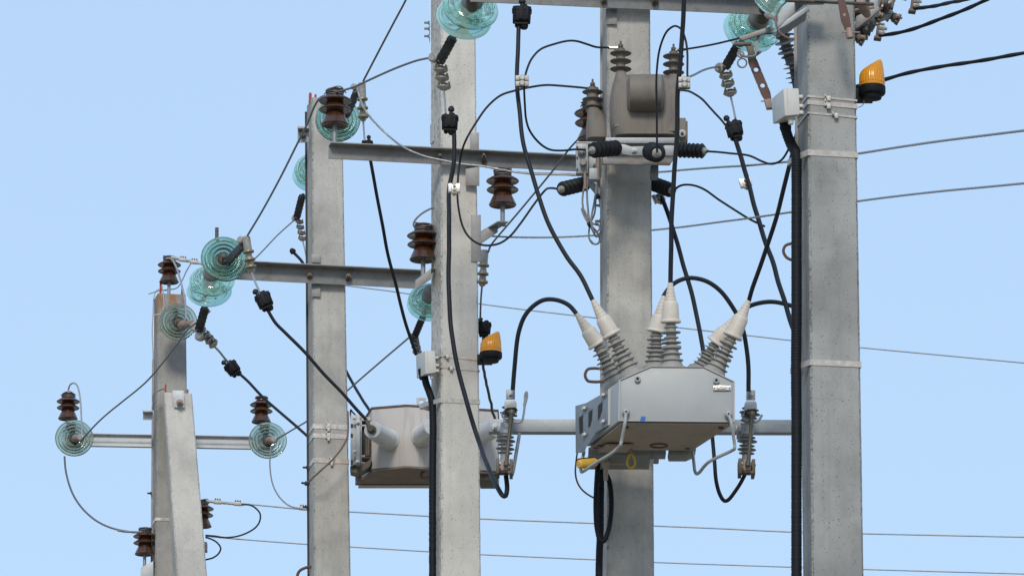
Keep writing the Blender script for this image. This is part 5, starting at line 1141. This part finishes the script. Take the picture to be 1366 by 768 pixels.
wire('insulated_cable', 'thin black loop cable over the large transformer, down to the facing arrester', [(876.4, 203), (876.3, 180), (875.7, 140), (876.5, 100), (879, 70), (884, 52), (892, 40), (901.5, 35), (909, 39), (914, 50), (916.8, 66), (917, 104)], [19.26, 19.24, 19.2, 19.16, 19.12, 19.06, 19.0, 18.98, 18.98, 18.96, 18.94, 18.92], 3, BLKC, 'cable', BC)
TB = 'thin black jumper wires'
def tb(label, px, Y, w_=3): return wire('jumper_wire', label, px, Y, w_, BLKC, 'wire', TB)
tb('thin black jumper from the square clamp up and over to the left transformer bushing', [(700, 105), (702.5, 94), (709, 79), (722, 65.6), (741, 58.6), (760, 54.8), (770, 55.3), (782, 59), (795, 63), (813, 63.8)], (19.1, 19.69))
tb('thin black jumper from the square clamp down to the left pointing arrester', [(699, 116), (700, 140), (701.5, 160), (706, 174), (717.5, 189), (732, 199), (750, 201), (768, 199.5), (781, 200)], (19.1, 19.40))
tb('long looping thin wire from the smaller transformer down to the lower left arrester', [(784, 118), (775, 117), (750, 114.8), (731.6, 113.7), (708, 116.7), (688, 121), (668, 127.5), (649.5, 143), (635.5, 163), (621.5, 188), (614, 214), (611, 242), (611, 272.5), (616.7, 300.6), (626, 316), (642.5, 326.4), (661, 326.4), (680, 315.5), (694, 298), (710.5, 275), (724.5, 257), (736, 251), (746, 252.6)], [20.0] * 4 + [20.1] * 6 + [20.2] * 7 + [20.1] * 4 + [19.95, 19.9], 3)
tb('thin black jumper from the right clamp past the connector left of the nearest pole', [(905, 120.5), (913, 121), (921, 123), (938, 133.6), (956.5, 154.7), (970, 170), (977, 182)], (18.95, 19.88))
tb('thin black jumper from the right pointing arrester dipping behind the nearest pole', [(943, 202), (960, 203), (975, 204.5), (998.6, 208), (1017, 215.5), (1030, 219), (1042, 214.5), (1051, 201), (1058, 185)], (19.44, 18.9))
tb('thin black jumper from the lower right arrester arching over to a crossing cable', [(898, 255), (905, 249), (912, 246.8), (925, 247.5), (940, 253), (961, 268), (984.7, 283), (1003, 293.5), (1020, 302)], (19.9, 19.6))
tb('thin black wire from the right transformer bushing rising to the nearest pole', [(903, 67.5), (917, 65.6), (949.5, 60), (984.7, 51.6), (1010, 46.5), (1034, 44.5), (1060, 46)], (19.69, 18.9), 2.8)
for x, y, x1, y1, Y, lb in ((795, 63, 824, 64.5, 19.4, 'left large'),):
    mb = MB(); mb.lpx((x + 16, y + .7, Y + .29), (x1, y1, Y + .29), [(0, 2.2), (.6, 2.2), (.62, 3), (1, 3)], 10); mb.build('cable_lug', SILV, vt)
mb = MB(); mb.lpx((915, 66, 19.67), (901, 67.5, 19.69), [(0, 1.8), (1, 2.4)], 10); mb.build('cable_lug', SILV, vt)

# ---------------------------------------------------------------- bare wires
BW = 'bare aluminium wires between the poles'
def bw(label, px, Y, w_=2.6, mat=ALU, lobes=0, pitch=.12, name='bare_wire', grp=BW, n=10, step=.012): return wire(name, label, px, Y, w_, mat, 'wire', grp, lobes, pitch, n, step=step)
bw('bare wire from the top edge left of the bright pole to a wedge clamp', [(543, -4), (541, 1), (524, 33), (504, 71), (484.5, 108.5)], (20.8, 21.55), 2.8, ALUD)
bw('bare wire from the red tipped pole top to the large teal disc clamp', [(446, 123.5), (462, 119.5), (474, 115.5), (488, 109), (520, 94.5), (540, 86.5), (558, 80.5), (579, 76.5)], (21.3, 20.3), 3, ALUD)
bw('bare wire climbing steeply from the viewer facing teal disc to the red tipped pole top', [(329, 316), (350, 281), (375, 235), (395, 195), (410, 165), (421, 139), (428, 130), (442, 126)], (23.8, 21.35), 2.8, ALUD)
bw('bare wire rising from behind the wedge clamp of the bolted crossarm', [(338, 347), (350, 335), (371, 313), (391, 295)], (24.0, 25.2), 2, ALUD)
bw('bare wire running up from the leftmost glass disc across the farthest pole', [(108, 588), (113, 582), (129.6, 564), (145, 550), (162.5, 536), (195, 509), (220, 480), (236, 459), (250, 440), (262, 430), (280, 415)], (27.85, 25.2), 2.4, ALUD)
bw('bare wire passing behind the second farthest pole from the greenish disc on its left', [(368, 586), (390, 573), (411, 560.5), (438, 542), (465.6, 518.8), (487, 500), (515, 476), (548, 448)], (27.85, 22.15), 2.4, ALUD)
bw('bare grey wire looping down from the leftmost glass disc to a brown insulator', [(86, 608), (87.5, 626), (92, 645), (99, 662), (112, 680), (130, 695), (150, 704), (175, 709), (190, 710)], (27.95, 28.05), 2.6, ALUD)
bw('bare wire loop over the leftmost brown insulator down to its glass disc', [(91, 520), (93.5, 513), (98, 510.5), (102, 512.5), (105, 520), (107.4, 536), (108.5, 555), (109.5, 583)], (28.1, 27.84), 2.3, ALU)
bw('pale wire from the top of the rusty pole insulator down to the glass disc clamp', [(222, 345), (228, 345), (235, 356), (240, 371), (243.5, 385), (247, 402), (248.6, 426)], (28.0, 27.62), 2.8, ALU)
bw('thin tie wire behind the rusty pole top, sloping up to the thick twisted tail', [(198, 392), (212, 388), (222, 386.5), (236, 384), (242, 376), (249, 361), (255, 351)], (28.1, 28.0), 1.5, ALU)
bw('thin wire hanging down the left side of the farthest pole', [(222, 388), (216, 386), (209, 387), (205.5, 396), (204, 420), (203, 440), (204, 470), (204.6, 500), (204, 530), (202.5, 545)], (28.15, 28.12), 1.5, ALU)
bw('pale wire stapled down the rusty face of the farthest pole to a ring wire', [(216, 380), (218, 395), (218.5, 412), (215, 418.5), (206, 420)], 27.9, 1.8, ALU)
bw('short dark wire bowed round the farthest pole above the strut plate', [(204.5, 536), (204, 528), (206.5, 523), (213, 520), (219, 518.5), (221.5, 522)], 27.88, 2.2, ALUD)
bw('grey wire hanging from the glass disc left of the second farthest pole', [(361.5, 594), (360.5, 606), (360, 618), (362, 638), (366, 651), (374, 664), (385, 673.5), (394, 676.5), (404, 678)], (27.8, 27.9), 2, ALU)
bw('bare wire going down from the wedge clamp to the connector under the near teal disc', [(336, 364), (340, 375), (346.5, 390)], (23.78, 23.7), 3, ALU)
bw('bare wire from the saddle clamps to the connector of the farthest pole cable', [(285, 461), (292, 468), (300, 478), (306, 485)], (24.95, 25.4), 3, ALU)
bw('short bare wire from the wedge clamp down behind the crossarm tip', [(484.5, 160), (485.2, 172), (486.5, 188)], 21.57, 2.6, ALU)
bw('short pale wire from the saddle clamps to the connector on the bright pole', [(592, 120), (593.5, 135), (594.5, 152)], (20.32, 20.2), 3, ALU)
bw('short pale wire from the saddle clamps to the connector left of the nearest pole', [(975, 130), (978, 143), (981, 158)], (20.42, 19.92), 3, ALU)
bw('short wire from the wedge clamp to the connector above the smaller amber beacon', [(643, 381), (641.5, 400), (640.5, 430)], (21.33, 21.7), 2.6, ALUD)
bw('thin wire hanging from the hidden saddle clamps behind the second farthest pole', [(403.5, 320), (406, 330), (410, 350)], (25.3, 25.2), 2, ALU)
bw('short grey wire from the right square clamp up to the large teal disc pair', [(915, 104), (925, 100.5), (938, 94), (950, 90.5), (960, 89.5)], (18.95, 20.38), 3, ALUD)
bw('dark short wire arching from a hidden brown insulator to the bright pole', [(555, 306), (551.5, 300), (553.5, 294), (560, 287), (568, 281.5), (580, 276)], 21.62, 2.6, ALUD)
bw('bare wire rising from the right wedge clamp to behind the large transformer bracket', [(651.5, 336), (655, 327), (667, 312), (685, 291), (706, 266), (734, 232), (748, 214), (760, 198), (779, 178)], [21.3, 21.2, 21.1, 21.0, 20.9, 20.75, 20.6, 20.5, 20.35], 2.6, ALUD)
tw = dict(lobes=3, pitch=.05)
bw('upper twisted bare line sagging past the bright pole and out at the right edge', [(476, 118), (480, 130), (487, 147), (497, 160), (518, 181), (544, 199.5), (568, 209), (591, 214), (614, 218.6), (645, 222), (673, 227.5), (700, 230.5), (735, 231.5), (769, 232), (820, 232), (878, 229.6), (914, 226.5), (961, 223), (996, 221), (1050, 216), (1100, 211), (1146, 204.8), (1198, 196.5), (1260, 187.5), (1320, 180), (1372, 173.5)],
   [21.5] * 2 + [21.3] * 3 + [21.2] * 7 + [21.1] * 3 + [20.9, 20.6, 20.2, 19.8, 19.2, 18.6, 18.2, 17.6, 17, 16.6, 16.2], 2.8, ALU, **tw)
bw('armour wraps of the twisted line right of the bright pole', [(668, 226.3), (690, 230), (715, 232.5), (745, 233), (768, 234)], (21.15, 21.05), 2.6, CLAMP, 2, .10)
bw('lower twisted bare line running from the bright pole out at the right', [(656, 315), (680, 316.2), (738, 316.5), (781, 314.7), (830, 311), (870, 307), (914, 302.3), (961, 296), (1000, 291), (1055, 283), (1100, 276), (1146, 268.3), (1198, 261.5), (1260, 254.6), (1320, 249), (1372, 244)],
   [21.6, 21.5, 21.3, 21.2, 21.0, 20.8, 20.4, 20.0, 19.6, 19.2, 18.8, 18.2, 17.6, 17.0, 16.5, 16.0], 2.6, ALU, **tw)
LO = dict(n=8, step=.05)
bw('hair thin line crossing the middle of the photo and falling to the right', [(225, 345), (268, 352), (340, 361), (411, 373), (461, 380.8), (520.6, 388.3), (546, 392), (642.5, 405.5), (700, 413), (795, 424), (902.7, 436.6), (995, 447), (1056, 454), (1148.6, 463.5), (1260, 474), (1372, 484.5)], (28, 26), 1.7, ALU, **LO)
bw('upper of the two thin lines crossing the bottom of the photo', [(275, 667.5), (330, 672), (410, 679.3), (468, 682.3), (640, 691.5), (791, 697.5), (874, 701), (960, 704.5), (1055, 709), (1152, 711.3), (1372, 716)], (28.1, 27), 1.9, ALU, lobes=0, **LO)
bw('lower of the two thin lines crossing the bottom of the photo', [(275, 714.5), (300, 717), (410, 725.5), (468, 729), (640, 739), (795, 746), (874, 749.5), (960, 752.6), (1152, 758.8), (1372, 765)], (28.1, 27), 1.7, ALU, lobes=0, **LO)
bw('thick twisted wire tail running right from the rusty pole insulator behind the teal discs', [(228, 343), (236, 344.5), (250, 347.5), (262, 350), (270, 352)], (28.0, 28), 3.6, CLAMP, 3, .05)
bw('twisted wire stub at the lower left insulator', [(157, 707), (168, 708.5), (182, 709.3), (190, 709)], 28.0, 3, ALUD, 2, .06)
bw('thick armoured stub on the upper bottom line beside the leaning strut', [(276, 668), (290, 669.5), (306, 671), (325, 672.5)], 28.05, 3.4, CLAMP, 3, .05)
bw('black jumper loop joining the two thin bottom lines right of the leaning strut', [(322, 672.5), (333, 673), (341, 677), (347.4, 685), (346.6, 695), (341, 703), (330, 710), (316, 715), (300, 716.5), (287, 714.5), (274, 713.5)], (28.0, 28.05), 2.3, BLKC, name='jumper_wire', grp=TB)
bw('smaller black loop beside the leaning strut at the bottom', [(274, 716), (283, 719), (290, 723.5), (294.6, 731), (291.5, 738), (284, 743.5), (272, 746.5)], (28.0, 28.0), 2.3, BLKC, name='jumper_wire', grp=TB)
# little bolted line clamps
for x, y, lb in ((244, 346.5, 'first bolted clamp on the thick twisted tail'), (259, 349.5, 'second bolted clamp on the thick twisted tail'), (290, 669.3, 'bolted line clamp nearest the leaning strut'), (317, 671.5, 'bolted line clamp by the black jumper loop'), (404, 677.5, 'bolted line clamp touching the second farthest pole')):
    t = thing('line_clamp', lb, 'cable clamp', W(x, y, 27.95), 'small bolted clamps on the far wires')
    M = LF(x, y, 27.95, 5); mb = MB(); lbox(mb, M, -5, 5, -2.5, 2.5, -2.4, 2.2); mb.build('saddle', CLAMP, t, bevel=.002)
    mb = MB()
    for q in (-3, 0, 3): lcyl(mb, M, (q, 0, 2), (q, 0, 5), [(0, 1.3), (.6, 1.3), (.62, .8), (1, .7)], 6)
    mb.build('bolt_row', BRONZE, t)
# copper earthing wires
wire('earthing_wire', 'oxidised copper wire crossing the straps of the second farthest pole', [(464, 548), (464.5, 570), (463, 583), (456, 597), (443, 613), (428, 627), (415, 639), (409, 645)], [24.45] * 6 + [24.48, 24.5], 2.6, COPW, 'wire')
mb = MB(); p = W(406.5, 644, 24.5); mb.lpx((402, 643.5, 24.5), (413, 645, 24.5), [(0, 1.5), (.4, 1.5), (.42, 3), (.8, 3), (1, 2)], 8); o = mb.build('earthing_stud', DARK, None, loc=p.copy()); tag(o, 'dark threaded stud holding the copper wire on the second farthest pole', 'bolt')
wire('earthing_wire', 'thin copper wire hanging below the yellow grip of the switch box', [(770.5, 600), (768.5, 615), (767.6, 630), (769.5, 641), (775, 651), (784, 659), (793, 664)], (19.5, 19.85), 2.4, COPW, 'wire')
# corrugated cable loop under the switch box
conduit('black corrugated cable loop hanging under the switch box', [(798, 596), (798, 610), (797, 626), (795.5, 650), (794.8, 680), (796.5, 705), (800.5, 719), (805, 721), (810, 712), (814.5, 690), (815.5, 668), (813.5, 645), (809, 633), (804, 629.5), (799.5, 632), (797, 645)], [19.7] * 5 + [19.72] * 4 + [19.76] * 7, 6.6, .009)
conduit('black corrugated conduit going down the left edge of the board marked pole', [(801, 596), (801.5, 630), (801, 670), (800.5, 715), (799.5, 740), (799, 768), (799, 1200), (799, 2100)], [19.86] * 8, 9.4, .009)
mb = MB(); mb.lpx((794, 652, 19.8), (806, 652, 19.8), [(0, 2), (.1, 2.6), (.9, 2.6), (1, 2)], 8); o = mb.build('cable_tie', BLK, None, loc=W(800, 652, 19.8)); tag(o, 'black tie holding the corrugated loop against the conduit', 'cable tie')
# thick twisted feeders on the right
TF = 'thick twisted feeders at the upper right'
for lb, px, Y in (('highest thick twisted feeder leaving the disconnect switch', [(1221, 12), (1235, 10), (1254.8, 6.5), (1280, 1.5), (1305, -5)], (16.7, 16.2)),
                  ('middle thick twisted feeder rising from the disconnect switch to the top edge', [(1176, 47.5), (1190, 45.5), (1207, 42), (1232, 34.5), (1254.8, 26), (1285, 14), (1318, -1), (1335, -9)], (16.5, 16.0)),
                  ('lowest thick twisted feeder running right from behind the larger amber beacon', [(1128, 119), (1150, 114), (1179.6, 107), (1207, 99.3), (1254.8, 89.5), (1290, 83.5), (1326.4, 77.5), (1372, 70)], (16.6, 16.2))):
    wire('twisted_feeder', lb, px, Y, 5.2, BLKC, 'cable', TF, 2, .10)
